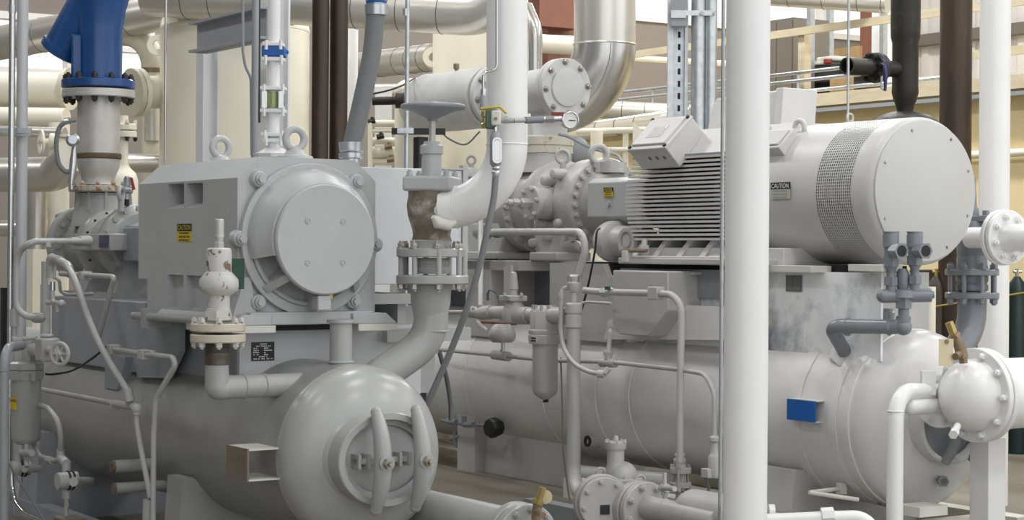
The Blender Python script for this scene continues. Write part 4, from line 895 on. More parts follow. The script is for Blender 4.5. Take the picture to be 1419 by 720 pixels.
m = MB(); m.tube([T7(631, 598, 7.0), T7(632, 620, 7.0)], .018); m.tube([T7(625, 608, 7.0), T7(638, 604, 7.0)], .016); m.single('drain_cock', DKG, 'small dark drain cock hanging under the return line', 'valve')
# ================================================================ right machine: base frame
rb = thing('base_frame', 'grey welded base frame carrying compressor and finned motor, right machine', 'frame', M(-9.8, RT, .9))
zt = P(660, 360, t=7.0).z
m = MB(); m.bx(-12.3, -10.55, 6.98, 7.8, zt-.07, zt); m.bx(-12.3, -12.2, 6.98, 7.8, .9, zt); m.bx(-11.22, -10.9, 6.98, 7.8, .95, zt); m.part('compressor_frame', RGREY, rb, bev=.006)
m = MB(); m.bx(-12.3, -10.3, 7.35, 7.4, .9, zt-.02); m.part('back_plate', DKG, rb)
p0, p1, p2 = P(762, 364, t=6.97), P(836, 364, t=6.97), P(848, 384, t=6.97)
m = MB(); m.prism([M(p0.dot(U), 6.97, .98), M(p0.dot(U), 6.97, p0.z), M(p1.dot(U), 6.97, p0.z), M(p1.dot(U)+.05, 6.97, p2.z), M(p2.dot(U)+.06, 6.97, p2.z), M(p2.dot(U)+.06, 6.97, .98)], V*.04); m.part('side_plate', RGREY, rb)
a = P(631, 376, t=6.96); m = MB(); m.bx(a.dot(U)-.16, a.dot(U)+.06, 6.96, 7.0, a.z-.13, a.z+.07); ear = m.part('lifting_ear', RGREY, rb)
c_ = MB(); c_.cyl(M(a.dot(U)+.0, 6.9, a.z), M(a.dot(U), 7.1, a.z), .045, n=20); cut(ear, c_)
a, b = P(849, 374, t=6.80), P(899, 466, t=6.80)
m = MB(); sa, sb = a.dot(U), b.dot(U)+.18
m.prism([M(sa, 6.80, a.z), M(sb, 6.80, a.z), M(sb, 6.80, b.z+.16), M(sb-.18, 6.80, b.z), M(sa+.08, 6.80, b.z), M(sa, 6.80, b.z+.06)], V*.25); m.part('gusset_box', RGREY, rb, bev=.008)
zp = P(950, 366, t=7.05).z
m = MB(); m.bx(-9.4, -7.19, 7.05, 7.065, .98, zp-.03); mp_ = m.part('side_plate', SILVER, rb)
m = MB(); m.bx(-9.4, -7.45, 7.62, 7.67, .98, zp-.03); m.bx(-7.5, -7.45, 7.065, 7.62, .98, zp-.03); m.part('cross_plate', RGREY, rb)
m = MB(); m.bx(-9.98, -7.55, 7.12, 7.6, zp-.08, zp+.005); m.part('gap_shade_fill', DARK, rb)  # near-black filler, paints the shade in the gap under the motor
m = MB(); m.bx(-9.45, -8.15, 7.02, 7.05, 1.28, zp-.03); m.part('dark_panel', GREYD, rb)
a = P(915, 375, t=6.98); m = MB(); m.bx(a.dot(U)-.03, a.dot(U)+.03, 6.96, 7.04, a.z-.16, a.z+.0); m.bx(a.dot(U)-.03, a.dot(U)+.35, 6.96, 7.04, a.z-.02, a.z); m.part('hanger_bracket', RGREY, rb, bev=.004)
m = MB(); m.prism([M(-9.5, 6.93, 1.0), M(-9.45, 6.93, 1.12), M(-9.0, 6.93, 1.235), M(-8.2, 6.93, 1.235), M(-8.2, 6.93, 1.05)], V*.08); m.part('crumpled_jacket_edge', INSUL, rb)
a, b = P(856, 361, t=6.9), P(1010, 361, t=6.9); m = MB(); m.bx(a.dot(U), b.dot(U)+.3, 6.9, 7.1, a.z-.018, a.z+.02); m.part('slide_rail', RGREY, rb, bev=.008)
a = P(1066, 372, t=6.95); b = P(1124, 372, t=6.95); m = MB(); m.bx(a.dot(U)-.3, b.dot(U), 6.95, 7.1, a.z-.018, a.z+.02); m.part('slide_pad', PLATEW, rb, bev=.003)
a = P(1175, 371, t=6.95); b = P(1222, 371, t=6.95); m = MB(); m.bx(a.dot(U), b.dot(U), 6.95, 7.1, a.z-.018, a.z+.02); m.part('slide_pad', PLATEW, rb, bev=.003)
a, b = P(1089.5, 381, t=7.045), P(1111, 404, t=7.045); m = MB(); m.bx(a.dot(U), b.dot(U), 7.042, 7.051, b.z, a.z); npr = m.part('name_plate', PLATEG, rb, label='grey etched name plate')
scribble(npr, [(i, [(.06, .4), (.5, .92)]) for i in range(1, 8)], a.dot(U), b.dot(U), a.z, b.z, lambda x, z: M(x, 7.0405, z), U, GREYD, 9)
a, b = P(1222, 378, t=7.06), P(1222, 440, t=7.06)
# ================================================================ right motor
rm = thing('finned_motor', 'large pale grey finned motor with perforated band and round fan end', 'motor', M(-8.6, RT, 1.45))
MZ = P(1275, 265, t=RT).z; MR = .40
zlow = P(1240, 367, t=7.2).z
oM = M(0, RT, MZ)
m = MB(); m.lathe(oM, U, [(-8.55, .36), (-8.35, MR), (-7.64, MR), (-7.635, MR-.008), (-7.36, MR-.008), (-7.355, MR), (-7.25, MR), (-7.23, MR-.006), (-7.215, MR-.02), (-7.215, .1)], 72).clampz(zlow); m.part('fan_cowl', RMOT, rm)
m = MB(); m.lathe(oM, U, [(-7.216, .376), (-7.202, .376), (-7.20, .372), (-7.20, .01)], 72).clampz(zlow+.004); pl_ = m.part('fan_end_plate', mat('end_plate_white', (190, 190, 188), .42, var=.02, bump=.02, bscale=90), rm)
for th in (.35, 1.0, 1.9, 2.7, 3.6, 4.4, 5.2, 5.9):
    c = oM + U*-7.20 + V*.34*math.cos(th) + Z*.34*math.sin(th)
    if c.z < zlow+.03: continue
    m = MB(); m.cyl(c, c+U*.006, .009, .006, n=10); m.part('cover_screw', BOLTZ, pl_)
# perforated band
m = MB(); e1, e2, _ = basis(U); g0, g1 = -7.635, -7.36
def pol(s, r, th): return oM + U*s + e1*r*math.cos(th) + e2*r*math.sin(th)
NR, NL = 17, 150
for i in range(NR+1):
    s_ = g0+(g1-g0)*i/NR; loops = []
    m.lathe(oM, U, [(s_-.0028, MR-.004), (s_-.0028, MR+.001), (s_+.0028, MR+.001), (s_+.0028, MR-.004)], 80, cap=False)
for j in range(NL):
    th = 2*PI*j/NL; dth = .0022/MR
    m.add([pol(g0, MR+.0005, th-dth), pol(g1, MR+.0005, th-dth), pol(g1, MR+.0005, th+dth), pol(g0, MR+.0005, th+dth)], [(0, 1, 2, 3)])
m.clampz(zlow+.002); m.part('perforated_grille', RMOT, rm)
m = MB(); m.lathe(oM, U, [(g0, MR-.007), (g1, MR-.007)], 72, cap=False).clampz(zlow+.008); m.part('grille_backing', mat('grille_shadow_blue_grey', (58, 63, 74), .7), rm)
# finned frame
m = MB(); m.lathe(oM, U, [(-9.2, .30), (-8.3, .33)], 48); m.part('stator_core', GREYD, rm)
NF = 20; zf0, zf1 = P(930, 331, t=6.97).z, P(930, 219, t=6.97).z
for i in range(NF):
    z = zf0 + (zf1-zf0)*i/(NF-1); dz = z-MZ
    w_ = .425 if abs(dz) < .2 else .425-.06*((abs(dz)-.2)/.2)**2
    x0 = -9.33 + .03*(abs(i-9.5)/9.5)**2*3
    m = MB(); m.bx(x0, -8.3, RT-w_, RT+w_, z-.007, z+.007); m.part('cooling_fin', RMOT, rm)
m = MB(); m.bx(-9.28, -8.3, RT-.2, RT+.3, zp, zf0+.1); m.part('stator_base', GREYD, rm)
m = MB(); zc_ = P(930, 215, t=6.97).z
m.prism([M(-9.24, RT-.40, zf1+.012), M(-9.24, RT+.4, zf1+.012), M(-9.24, RT+.26, MZ+.40), M(-9.24, RT-.26, MZ+.40)], U*.95); m.part('top_cover', RMOT, rm)
m = MB(); m.bx(-9.26, -8.3, RT-.42, RT+.42, zf1+.004, zf1+.02); m.part('cover_lip', GREYD, rm)
for i, x_ in enumerate((876, 905, 938, 970)):
    a = P(x_, 350, t=6.98); m = MB(); m.prism([M(a.dot(U)-.03, 6.95, zp), M(a.dot(U)-.03, 7.35, zp), M(a.dot(U)+.06, 7.35, zf0), M(a.dot(U)+.06, 7.02, zf0)], U*.05); m.part('foot_web', RMOT, rm)
m = MB(); m.bx(-9.3, -8.3, 6.92, 7.16, zp-.0, zp+.05); m.bx(-9.3, -7.9, 7.0, 7.7, zp, zp+.10); m.part('foot', RMOT, rm, bev=.006)
m = MB(); m.prism([M(-8.55, 6.95, zp), M(-8.55, 7.3, zp), M(-8.55, 7.25, zp+.12), M(-8.55, 7.04, zp+.12)], U*.22); m.prism([M(-8.3, 6.98, zp), M(-7.95, 6.98, zp), M(-8.2, 7.05, zp+.15), M(-8.3, 7.05, zp+.15)], V*.04); m.part('foot', RMOT, rm, bev=.004)
a = P(862, 347, t=6.9); m = MB(); m.tube([a, a+U*.25], .012, n=8); m.part('jacking_screw', BRONZE, rm)
m = MB(); a = P(869, 355, t=6.9); m.box(a, .05, .05, .07); m.part('jacking_lug', RMOT, rm, bev=.004)
m = MB(); a = P(893, 344, t=6.95); m.cyl(a-Z*.03, a+Z*.02, .03, n=6); m.cyl(a-Z*.03, a+Z*.06, .018, n=12); m.part('anchor_bolt', RMOT, rm)
a = P(877, 335, t=6.9); 
sump = thing('oil_pump_cap', 'round grey cap housing facing left under the end of the finned motor', 'pump', a-Z*.1)
ax = (-V*.75-U*.5).normalized(); ax = (-V).normalized()
m = MB(); c = P(867, 334, t=6.98); m.lathe(c, ax, [(-.2, .075), (-.06, .095), (-.0, .085), (.0, .06), (-.015, .056), (-.015, .04), (0, .036), (0, .0)], 36); m.part('cap', RGREY, sump)
m = MB(); m.lathe(c+V*.12-U*.35, U, [(0, .12), (.03, .13), (.1, .13), (.13, .10), (.42, .09)], 32); m.part('housing', RGREY, sump)
# sloped conduit box
n_ = (Z-V).normalized(); e_ = (Z+V).normalized()
lidc = P(913.5, 184.5, t=6.92); 
jb = thing('conduit_box', 'tilted grey electrical box with three holes on the fin covered motor', 'box', lidc-Z*.2)
W_, H_, D_ = .37, .275, .15
m = MB(); m.box(lidc-n_*(D_/2+.01), W_, H_, D_, (U, e_, n_)); bxo = m.part('box', RMOT, jb, bev=.006)
m = MB(); m.box(lidc-n_*.006, W_+.008, H_+.008, .02, (U, e_, n_)); m.box(lidc+n_*.008, W_-.05, H_-.05, .02, (U, e_, n_)); ld = m.part('lid', RMOT, jb, bev=.005)
m = MB()
for j in range(5): m.box(lidc+n_*.0192+U*(-.055+.022*j)+e_*(.0), .006, .075, .003, (U, e_, n_))
m.box(lidc+n_*.0192+U*.055-e_*.01, .006, .06, .003, (U, e_, n_)); m.box(lidc+n_*.0192+U*.075, .006, .095, .003, (U, e_, n_)); m.box(lidc+n_*.0192-U*.0-e_*.05, .14, .005, .003, (U, e_, n_)); m.part('embossed_mark', RMOT, ld)
for sx in (-1, 1):
    for sy in (-1, 1):
        c = lidc+U*sx*(W_/2-.015)+e_*sy*(H_/2-.015)+n_*.004; m = MB(); m.cyl(c, c+n_*.012, .012, n=10); m.part('screw', BOLTK, ld)
for k in (-.05, .02, .09):
    c = lidc-e_*(H_/2+.0005)-n_*.075+U*(k+.02); m = MB(); m.cyl(c, c-e_*.002, .014, n=14); m.part('knockout', PLATEB, bxo)
# second sloped box and eye
lidc2 = P(1088, 185, t=7.06)
m = MB(); lidc2 = P(1070, 192, t=7.06); m.box(lidc2-n_*.06, .24, .16, .12, (U, e_, n_)); m.part('junction_box', RMOT, rm, bev=.006)
m = MB(); m.box(lidc2+n_*.005, .20, .12, .012, (U, e_, n_)); m.part('junction_lid', RMOT, rm, bev=.004)
m = MB(); m.prism([M(-8.4, RT-.22, MZ+.30), M(-8.4, RT+.2, MZ+.32), M(-8.4, RT+.2, MZ+.41), M(-8.4, RT-.14, MZ+.41)], U*.33); m.part('top_block', RMOT, rm)
q = P(1108, 198, t=7.2); m = MB(); m.torus(P(1108, 177, t=7.2), V, .04, .015, 24, 10); m.cyl(q-Z*.03, P(1108, 182, t=7.2), .02, n=12); m.prism([q-U*.09-Z*.08, q+U*.09-Z*.08, q+U*.07, q-U*.07], V*.08); m.part('lifting_eye', RMOT, rm)
m = MB(); a, b = P(1066, 134, t=7.75), P(1135, 172, t=7.75); sa, sb = P(1040, 150, t=7.75).dot(U), b.dot(U)
sb = P(1121, 172, t=7.62).dot(U); m.prism([M(sa, 7.4, b.z-.12), M(sb, 7.4, b.z-.12), M(sb-.05, 7.46, a.z), M(sa, 7.46, a.z-.02)], V*.24); tbx = m.part('terminal_box', RMOT, rm, bev=.01)
m = MB(); m.prism([M(sb-.06, 7.38, b.z-.12), M(sb+.012, 7.38, b.z-.12), M(sb-.035, 7.45, a.z+.01), M(sb-.105, 7.45, a.z+.01)], V*.27); m.prism([M(sa, 7.39, b.z-.06), M(sb-.28, 7.39, b.z-.06), M(sb-.34, 7.45, a.z-.04), M(sa, 7.45, a.z-.04)], V*.03); m.part('lid', RMOT, tbx, bev=.005)
c1, c2 = P(1068, 253, t=6.985), P(1095, 275, t=6.985)
caution(rm, 1068.5, 253, 1095, 275, t=6.984, ycol=FADED, tcol=INKW, lines=('THIS EQUIP', 'STARTS AND', 'STOPS AUTO'), inkl=GREYD, off=.004)
# ================================================================ right compressor
rc = thing('screw_compressor', 'large pale grey screw compressor with studded flange beside the finned motor', 'compressor', M(-10.9, RT, zt))
CZ = P(838, 282, t=RT).z; oC = M(0, RT, CZ)
m = MB(); m.lathe(oC, U, [(-11.7, .05), (-11.65, .16), (-11.5, .22), (-11.3, .26), (-10.97, .27), (-10.955, .335), (-10.87, .335), (-10.855, .285), (-10.70, .275), (-10.68, .305), (-10.62, .31), (-10.60, .28), (-10.42, .262), (-10.36, .262), (-10.33, .285), (-10.30, .30), (-10.14, .303)], 56); m.part('casing', RGREY, rc)
m = MB(); m.lathe(oC, U, [(-10.15, .295), (-10.14, .308), (-10.11, .308), (-10.095, .298), (-10.09, .24), (-10.0, .2)], 56); m.part('drive_flange', RGREY, rc)
bolts(rc, oC+U*-10.092, U, .272, 26, .017, RGREY, .06, 0, hex_=False)
bolts(rc, oC+U*-10.868, U, .311, 24, .018, RGREY, .06, 0, hex_=False)
# coupling guard
m = MB(); hx = [(-.20, .13), (-.13, .2), (.13, .2), (.2, .13), (.2, -.12), (.13, -.2), (-.13, -.2), (-.2, -.12)]
a, b = P(817, 280, t=7.16), P(880, 280, t=7.16)
zu, zd = P(840, 246, t=7.1).z, P(840, 313, t=7.1).z
hg = [(RT-.29, zu-.03), (RT-.25, zu), (RT+.25, zu), (RT+.29, zu-.03), (RT+.29, zd+.07), (RT+.22, zd), (RT-.22, zd), (RT-.29, zd+.06)]
m.prism([M(-9.92, t, z) for t, z in hg], U*.62); gu = m.part('coupling_guard', GREYM, rc, bev=.006)
caution(gu, 837, 260, 849.5, 273, t=RT-.295, off=.004, lines=('THIS EQUIPMENT', 'STARTS AND', 'STOPS'))
m = MB(); c = P(843, 282, t=RT-.295); m.cyl(c+V*.02, c-V*.012, .02, n=12); m.part('latch', GREYM, gu)
# pedestal feet
for (xl, xr, tt) in ((733, 772, 7.08), (640, 690, 7.1)):
    a, b = P(xl, 358, t=tt), P(xr, 358, t=tt); sa, sb = a.dot(U), b.dot(U)
    m = MB(); m.loft([[M(sa, tt, zt), M(sb, tt, zt), M(sb, tt+.28, zt), M(sa, tt+.28, zt)], [M(sa, tt, zt+.06), M(sb, tt, zt+.06), M(sb, tt+.28, zt+.06), M(sa, tt+.28, zt+.06)]]); m.part('foot', RGREY, rc, bev=.012)
    k = .03
    m = MB(); m.loft([[M(sa+k, tt+.03, zt+.04), M(sb-k, tt+.03, zt+.04), M(sb-k, tt+.26, zt+.04), M(sa+k, tt+.26, zt+.04)], [M(sa-.03, tt+.05, CZ-.12), M(sb+.05, tt+.05, CZ-.12), M(sb+.05, tt+.45, CZ-.12), M(sa-.03, tt+.45, CZ-.12)]]); m.part('pedestal', RGREY, rc, bev=.015)
# lateral port
c = P(735, 281, t=7.0)
pz_ = M(c.dot(U)+.02, 7.0, c.z)
m = MB(); m.lathe(pz_+V*.4, -V, [(0, .125), (.37, .105), (.39, .105)], 32); m.part('port_housing', RGREY, rc)
flange(rc, pz_, -V, .115, .04, RGREY, 6, .014, RGREY)
m = MB(); m.tube([pz_-V*.02, pz_-V*.10], .035, n=6); m.tube([pz_-V*.1, pz_-V*.2], .022, n=12); m.tube([pz_-V*.12, pz_-V*.16], .03, n=6); m.tube([pz_-V*.2, pz_-V*.42], .015, n=10); m.part('port_nipple', RGREY, rc)
for (x, y, r) in ((752, 250, .035), (766, 241, .038), (744, 309, .04), (755, 327, .035), (735, 336, .03), (770, 309, .03)):
    m = MB(); c = P(x, y, t=7.08); m.lathe(c+V*.1, -V, [(0, r), (.09, r), (.105, r*.8), (.11, r*.3)], 16); m.part('boss', RGREY, rc)
# suction neck
cN = M(-10.83, RT, CZ)
dN = cN.y; xN = 752
m = MB(); m.vl(xN, dN, [(240, 44), (228, 41), (222, 40), (212, 40)], 40); m.part('suction_neck', RGREY, rc)
m = MB(); m.vl(xN, dN, [(214, 40), (213, 42), (204, 42), (203, 41), (202, 43), (191, 43), (190, 42)], 40); m.part('suction_flange', RUSTF, rc)
a = P(748, 178, d=dN); m = MB(); m.box(P(748, 180, d=dN), .26, .3, .14); m.part('suction_block', FROST, rc, bev=.012)
m = MB(); a = P(780, 217, t=7.2); m.torus(a, (U*.7-V*.7).normalized(), .042, .013, 28, 10); m.cyl(a-Z*.1, a-Z*.04, .02); m.part('lifting_eye', RGREY, rc)
m = MB(); a = P(830, 214, t=7.3); m.torus(a, (U*.9-V*.4).normalized(), .055, .02, 32, 12); m.cyl(a-Z*.12, a-Z*.05, .028); m.part('lifting_eye', RGREY, rc)
m = MB(); a = P(653, 222, t=7.3); m.torus(a, (U*.7-V*.7).normalized(), .03, .010, 24, 8); m.cyl(a-Z*.14, a-Z*.028, .02); m.vl(653, a.y, [(245, 14), (236, 12), (232, 8)], 16); m.part('lifting_eye', RGREY, rc)
m = MB(); c = P(800, 208, t=7.7); m.lathe(c, U, [(-.5, .10), (0, .10), (.03, .085), (.05, .05)], 28); m.single('accumulator', GREYD, 'dark grey round ended cylinder between the two lifting eyes', 'cylinder')
m = MB(); a = P(848, 229, t=7.39); m.cyl(a-Z*.05, a+Z*.02, .10, n=28); m.part('top_boss', RGREY, rc)
m = MB(); m.curve([P(775, 186, t=7.3), P(790, 190, t=7.3), P(815, 203, t=7.35), P(840, 211, t=7.4), P(855, 215, t=7.45), P(862, 224, t=7.45)], .011, n=8); m.single('grey_cable', CONDG, 'grey cable running over the compressor from its suction block', 'cable')
# pipe loop in front of the compressor
lo = thing('oil_pipe', 'worn grey pipe running right past the compressor feet and down to strainer', 'pipe', P(797, 395, t=6.75))
m = MB(); m.tube([P(672, 322, t=6.9), P(690, 321, t=6.85), P(806, 321, t=6.75), P(812, 345, t=6.75), P(801, 384, t=6.75)], .023, bend=.1, n=16, seg=8); m.part('pipe', mat('chipped_pipe_grey', (186, 185, 183), .38, var=.05, stain=(92, 78, 66), stain_at=.66, stain_scale=22, stain_soft=.02), lo)
m = MB(); m.tube([P(664, 322, t=6.95), P(674, 322, t=6.9)], .05, n=12); m.tube([P(686, 322, t=6.9), P(694, 322, t=6.9)], .036, n=8); m.part('elbow', DKG, lo)
m = MB(); m.tube([P(793, 324, t=6.78), P(793, 334, t=6.78)], .022); m.tube([P(783, 340, t=6.8), P(800, 338, t=6.8), P(806, 345, t=6.8)], .024, bend=.04); m.part('side_stub', RGREY, lo)
m = MB(); m.curve([P(831, 316, t=6.85), P(827, 322, t=6.8), P(824, 350, t=6.8), P(815, 395, t=6.8), P(806, 430, t=6.8)], .007, n=8); m.single('black_cable', BLACK, 'thin black cable hanging from the coupling guard', 'cable')
# ================================================================ right machine: near-side pipework
vp = thing('oil_riser', 'thick upright grey pipe with union sleeve and bottom elbow before the jacketed tank', 'pipe', P(805, 690, t=6.35))
tv = 6.45
m = MB(); m.tube([P(795, 445, t=tv), P(795, 674, t=tv), P(815, 694, t=6.3)], .041, bend=.16, n=22, seg=8); m.part('pipe', RGREY, vp)
dv_ = P(795, 450, t=tv).y
m = MB(); m.vl(795, dv_, [(454, 10.5), (453, 12), (437, 12), (436, 10.5), (434, 10.5), (433, 12.2), (421, 12.2), (419, 10)], 24); m.part('union', RGREY, vp)
m = MB(); m.vl(795, dv_, [(420, 5), (404, 5)], 14); m.vl(796, dv_, [(403, 8), (397, 10), (392, 10), (390, 8), (383, 9), (380, 6)], 20); m.part('check_fitting', RGREY, vp)
for x_ in (788, 803):
    m = MB(); a = P(x_, 384, d=dv_-.03); m.cyl(a-Z*.02, a+Z*.012, .01, n=6); m.part('bolt', BOLTZ, vp)
lh = thing('bypass_tube', 'thin grey tube curving from the riser top down and right to a tee', 'tube', P(833, 518, t=6.4))
m = MB(); m.curve([P(787, 398, t=6.42), P(781, 401, t=6.41), P(778, 412, t=6.4), P(777.5, 440, t=6.4), P(777.5, 460, t=6.4), P(782, 482, t=6.4), P(796, 503, t=6.38), P(815, 514, t=6.38), P(834, 518, t=6.4)], .0145, n=12); m.part('tube', RGREY, lh)
m = MB(); m.tube([P(777.5, 412, t=6.4), P(777.5, 404, t=6.4)], .021, n=10); m.part('nut', RGREY, lh)
m = MB(); m.tube([P(829, 517.5, t=6.38), P(838, 518, t=6.4)], .024, n=10); m.tube([P(838, 517, t=6.4), P(844, 510, t=6.42)], .018); m.part('nut', RGREY, lh)
# long horizontal tube along the tank
ht = thing('equalising_tube', 'long thin grey tube along the jacketed tank with tees, bending down by the post', 'tube', P(845, 503, t=6.75))
m = MB(); m.tube([P(598, 483, t=6.8), P(690, 492, t=6.75), P(760, 499, t=6.7), P(845, 501, t=6.6), P(945, 512, t=6.5), P(978, 518, t=6.45), P(990, 545, t=6.45), P(990, 612, t=6.45)], .0135, bend=.12, n=12); m.part('tube', RGREY, ht)
m = MB(); m.tube([P(684, 491, t=6.75), P(705, 494, t=6.75)], .032, n=12); m.tube([P(696, 492, t=6.75), P(696, 484, t=6.75)], .018); m.part('tee', RGREY, ht)
m = MB(); m.tube([P(833, 502, t=6.6), P(853, 503, t=6.6)], .026, n=12); m.tube([P(843, 502, t=6.6), P(843, 492, t=6.6)], .022); m.tube([P(842, 492, t=6.6), P(843, 486, t=6.6)], .028, n=8); m.part('tee', RGREY, ht)
m = MB(); m.tube([P(843, 488, t=6.6), P(845, 466, t=6.62), P(846, 458, t=6.7)], .014); m.part('drop_tube', RGREY, ht)
rg = thing('diaphragm_regulator', 'small grey dome regulator with studded underside above the tank tube', 'valve', P(696, 484, t=6.7))
dg_ = P(696, 470, t=6.7).y
m = MB(); m.vl(696, dg_, [(474, 14), (470, 18), (466, 19), (461, 19), (453, 15), (449, 11)], 28); m.part('dome', RGREY, rg)
m = MB(); m.vl(696, dg_, [(474, 12), (468, 17), (464, 17)], 20); m.part('diaphragm', DKG, rg)
m = MB(); m.vl(697, dg_, [(486, 3), (474, 3)], 10); m.part('stem', CHROME, rg)
bolts(rg, P(696, 468, d=dg_)-Z*.0, -Z, .075, 8, .010, BOLTZ, .1)
m = MB(); m.tube([P(676, 458, t=6.7), P(668, 452, t=6.75), P(662, 445, t=6.8)], .012); m.part('arm', RGREY, rg)
# filter and angle valve line
tf = 6.45
fl2 = thing('oil_filter', 'pale grey filter canister hanging below the strainer line by the thick riser', 'filter', P(756, 556, t=tf))
df = P(756, 480, t=tf).y
m = MB(); m.vl(755, df, [(555, 3), (553, 4), (551, 8), (546, 15), (540, 17.5), (475, 18)], 32); m.part('bowl', RGREY, fl2)
m = MB(); m.vl(755, df, [(476, 22), (470, 23), (464, 23), (463, 22), (461, 23), (457, 23), (455, 20)], 8); m.part('clamp_ring', RGREY, fl2)
m = MB(); m.vl(755, df, [(457, 21), (432, 21), (425, 16), (423, 12)], 8); m.tube([P(764, 437, t=tf), P(788, 437, t=tf)], .052, n=20); m.tube([P(742, 437, t=tf), P(728, 435, t=tf)], .045, n=16); m.part('head', RGREY, fl2, bev=.006)
m = MB(); a = P(740, 470, t=tf-.12); m.box(a, .065, .01, .035); lb = m.part('badge', RGREY, fl2)
m = MB(); 
for k in (-.008, .008): m.box(a-V*.0055+Z*k, .05, .003, .008)
m.part('badge_line', BLACK, lb)
m = MB(); m.vl(756, df, [(557, 4), (552, 4.5)], 8); m.part('drain_plug', BLACK, fl2)
for i in range(5):
    th = PI+i*.62; m = MB(); a = P(755, 424, d=df)+Vector((math.cos(th)*.07, math.sin(th)*.07, -.005)); m.cyl(a-Z*.02, a+Z*.014, .012, n=6); m.part('bolt', RGREY, fl2)
av = thing('angle_valve', 'pale grey capped angle valve standing left of the hanging filter', 'valve', P(712, 450, t=tf))
da_ = P(712, 430, t=tf).y
m = MB(); m.vl(712, da_, [(448, 8), (446, 14), (436, 17), (424, 14), (419, 11), (417, 11)], 24); m.tube([P(716, 437, t=tf), P(734, 437, t=tf)], .055, n=20); m.tube([P(708, 434, t=tf), P(680, 432, t=tf)], [.05, .035], n=16); m.part('body', RGREY, av)
m = MB(); m.box(P(711, 413, d=da_), .13, .13, .035); b_ = m.part('bonnet_flange', RGREY, av, bev=.006); bolts(av, P(711, 410, d=da_), Z, .075, 4, .011, RGREY, PI/4)
m = MB(); m.vl(711.5, da_, [(412, 6), (401, 5.5), (400, 7), (390, 5.8), (378, 4.2), (376, 2)], 16); m.part('spindle_cap', RGREY, av)
m = MB(); a, b = P(700, 367, t=tf+.25), P(709, 410, t=tf+.25); m.bx(a.dot(U), b.dot(U), tf+.24, tf+.26, b.z, a.z); m.single('steel_strip', RGREY, 'short grey steel strip standing behind the capped angle valve', 'bracket')
al = thing('strainer_line', 'short horizontal pale pipe with elbow and red gasket left of the angle valve', 'pipe', P(665, 440, t=tf))
m = MB(); m.tube([P(682, 432, t=tf), P(668, 434, t=tf)], .045, n=18); m.tube([P(668, 434, t=tf), P(648, 431, t=tf)], .038, n=16); m.tube([P(660, 434, t=tf), P(661, 426, t=tf)], .034, n=12); m.part('pipe', RGREY, al)
m = MB(); m.tube([P(620, 432, t=tf), P(650, 432, t=tf)], .014); m.tube([P(666, 430, t=tf), P(666, 300, t=6.8)], .019, n=12); m.part('tube', RGREY, al)
m = MB(); m.tube([P(667, 430, t=tf), P(667, 422, t=tf)], .026, n=8); m.part('nut', RGREY, al)
m = MB(); m.curve([P(676, 413, t=6.7), P(678, 402, t=6.7), P(688, 407, t=6.7), P(692, 420, t=6.7)], .006, n=8); m.tube([P(676, 405, t=6.68), P(676, 416, t=6.68)], .01); m.single('sensor_lead', HOSE, 'little black wire loop with bright nut above the strainer line', 'wire')
m = MB(); a, b = P(665, 445, t=6.8), P(700, 450, t=6.8); m.bx(a.dot(U), b.dot(U)+.05, 6.8, 6.86, b.z, a.z); m.single('rusty_bracket', mat('rust_brown', (112, 62, 40), .8, var=.3, scale=20), 'rust brown bracket under the strainer line', 'bracket')
# long tube with clamp in front of the gusset box
cl = thing('clamped_tube', 'pale tube clamped across the gusset box then dropping beside the white post', 'tube', P(942, 640, t=6.45))
m = MB(); m.tube([P(810, 402, t=6.6), P(830, 404, t=6.6), P(905, 406, t=6.55), P(932, 408, t=6.5), P(945, 424, t=6.5), P(943, 500, t=6.48), P(942, 640, t=6.45)], .0205, bend=.13, n=16, seg=8); m.part('tube', RGREY, cl)
m = MB(); a = P(909, 406, t=6.53); m.box(a, .09, .06, .075); m.part('clamp', RGREY, cl, bev=.006)
m = MB(); m.tube([P(836, 405, t=6.6), P(844, 405, t=6.6)], .032, n=6); m.part('nut', RGREY, cl)
m = MB(); m.tube([P(846, 400, t=6.58), P(850, 402, t=6.58)], .012); m.part('nut', RGREY, cl)
m = MB(); a = P(842, 399, t=6.56); m.box(a, .03, .02, .02); m.part('green_sleeve', GREEN, cl)
m = MB(); m.tube([P(806, 420, t=6.75), P(814, 418, t=6.75), P(847, 420, t=6.75)], .009, bend=.04); m.single('small_tube', RGREY, 'very thin grey tube below the clamped tube near the black cable', 'tube')
db = 10.75
m = MB(); m.vl(942, db, [(646, 5), (640, 9), (636, 9), (634, 7), (630, 8), (626, 5)], 18); m.part('reducer', RGREY, cl)
sg = thing('flanged_sight_glass', 'small pale flanged sight glass at the foot of the clamped tube', 'sight glass', P(943, 690, d=db))
m = MB(); m.vl(943, db, [(695, 7), (673, 7), (672, 8), (648, 8), (640, 6)], 20); m.part('body', RGREY, sg)
for y in (651, 671):
    m = MB(); m.vl(943, db, [(y+4, 15), (y-4, 15)], 28); m.part('flange', RGREY, sg, bev=.004)
for sx, sy in ((-11, 0), (10, 0), (-3, -.06), (4, .06)):
    a, b = P(943+sx, 645, d=db+sy), P(943+sx, 678, d=db+sy); m = MB(); m.cyl(b, a, .008, n=8); m.cyl(a-Z*.01, a+Z*.01, .016, n=6); m.cyl(b-Z*.01, b+Z*.01, .016, n=6); m.part('stud', BOLTZ if sx > 0 else RGREY, sg)
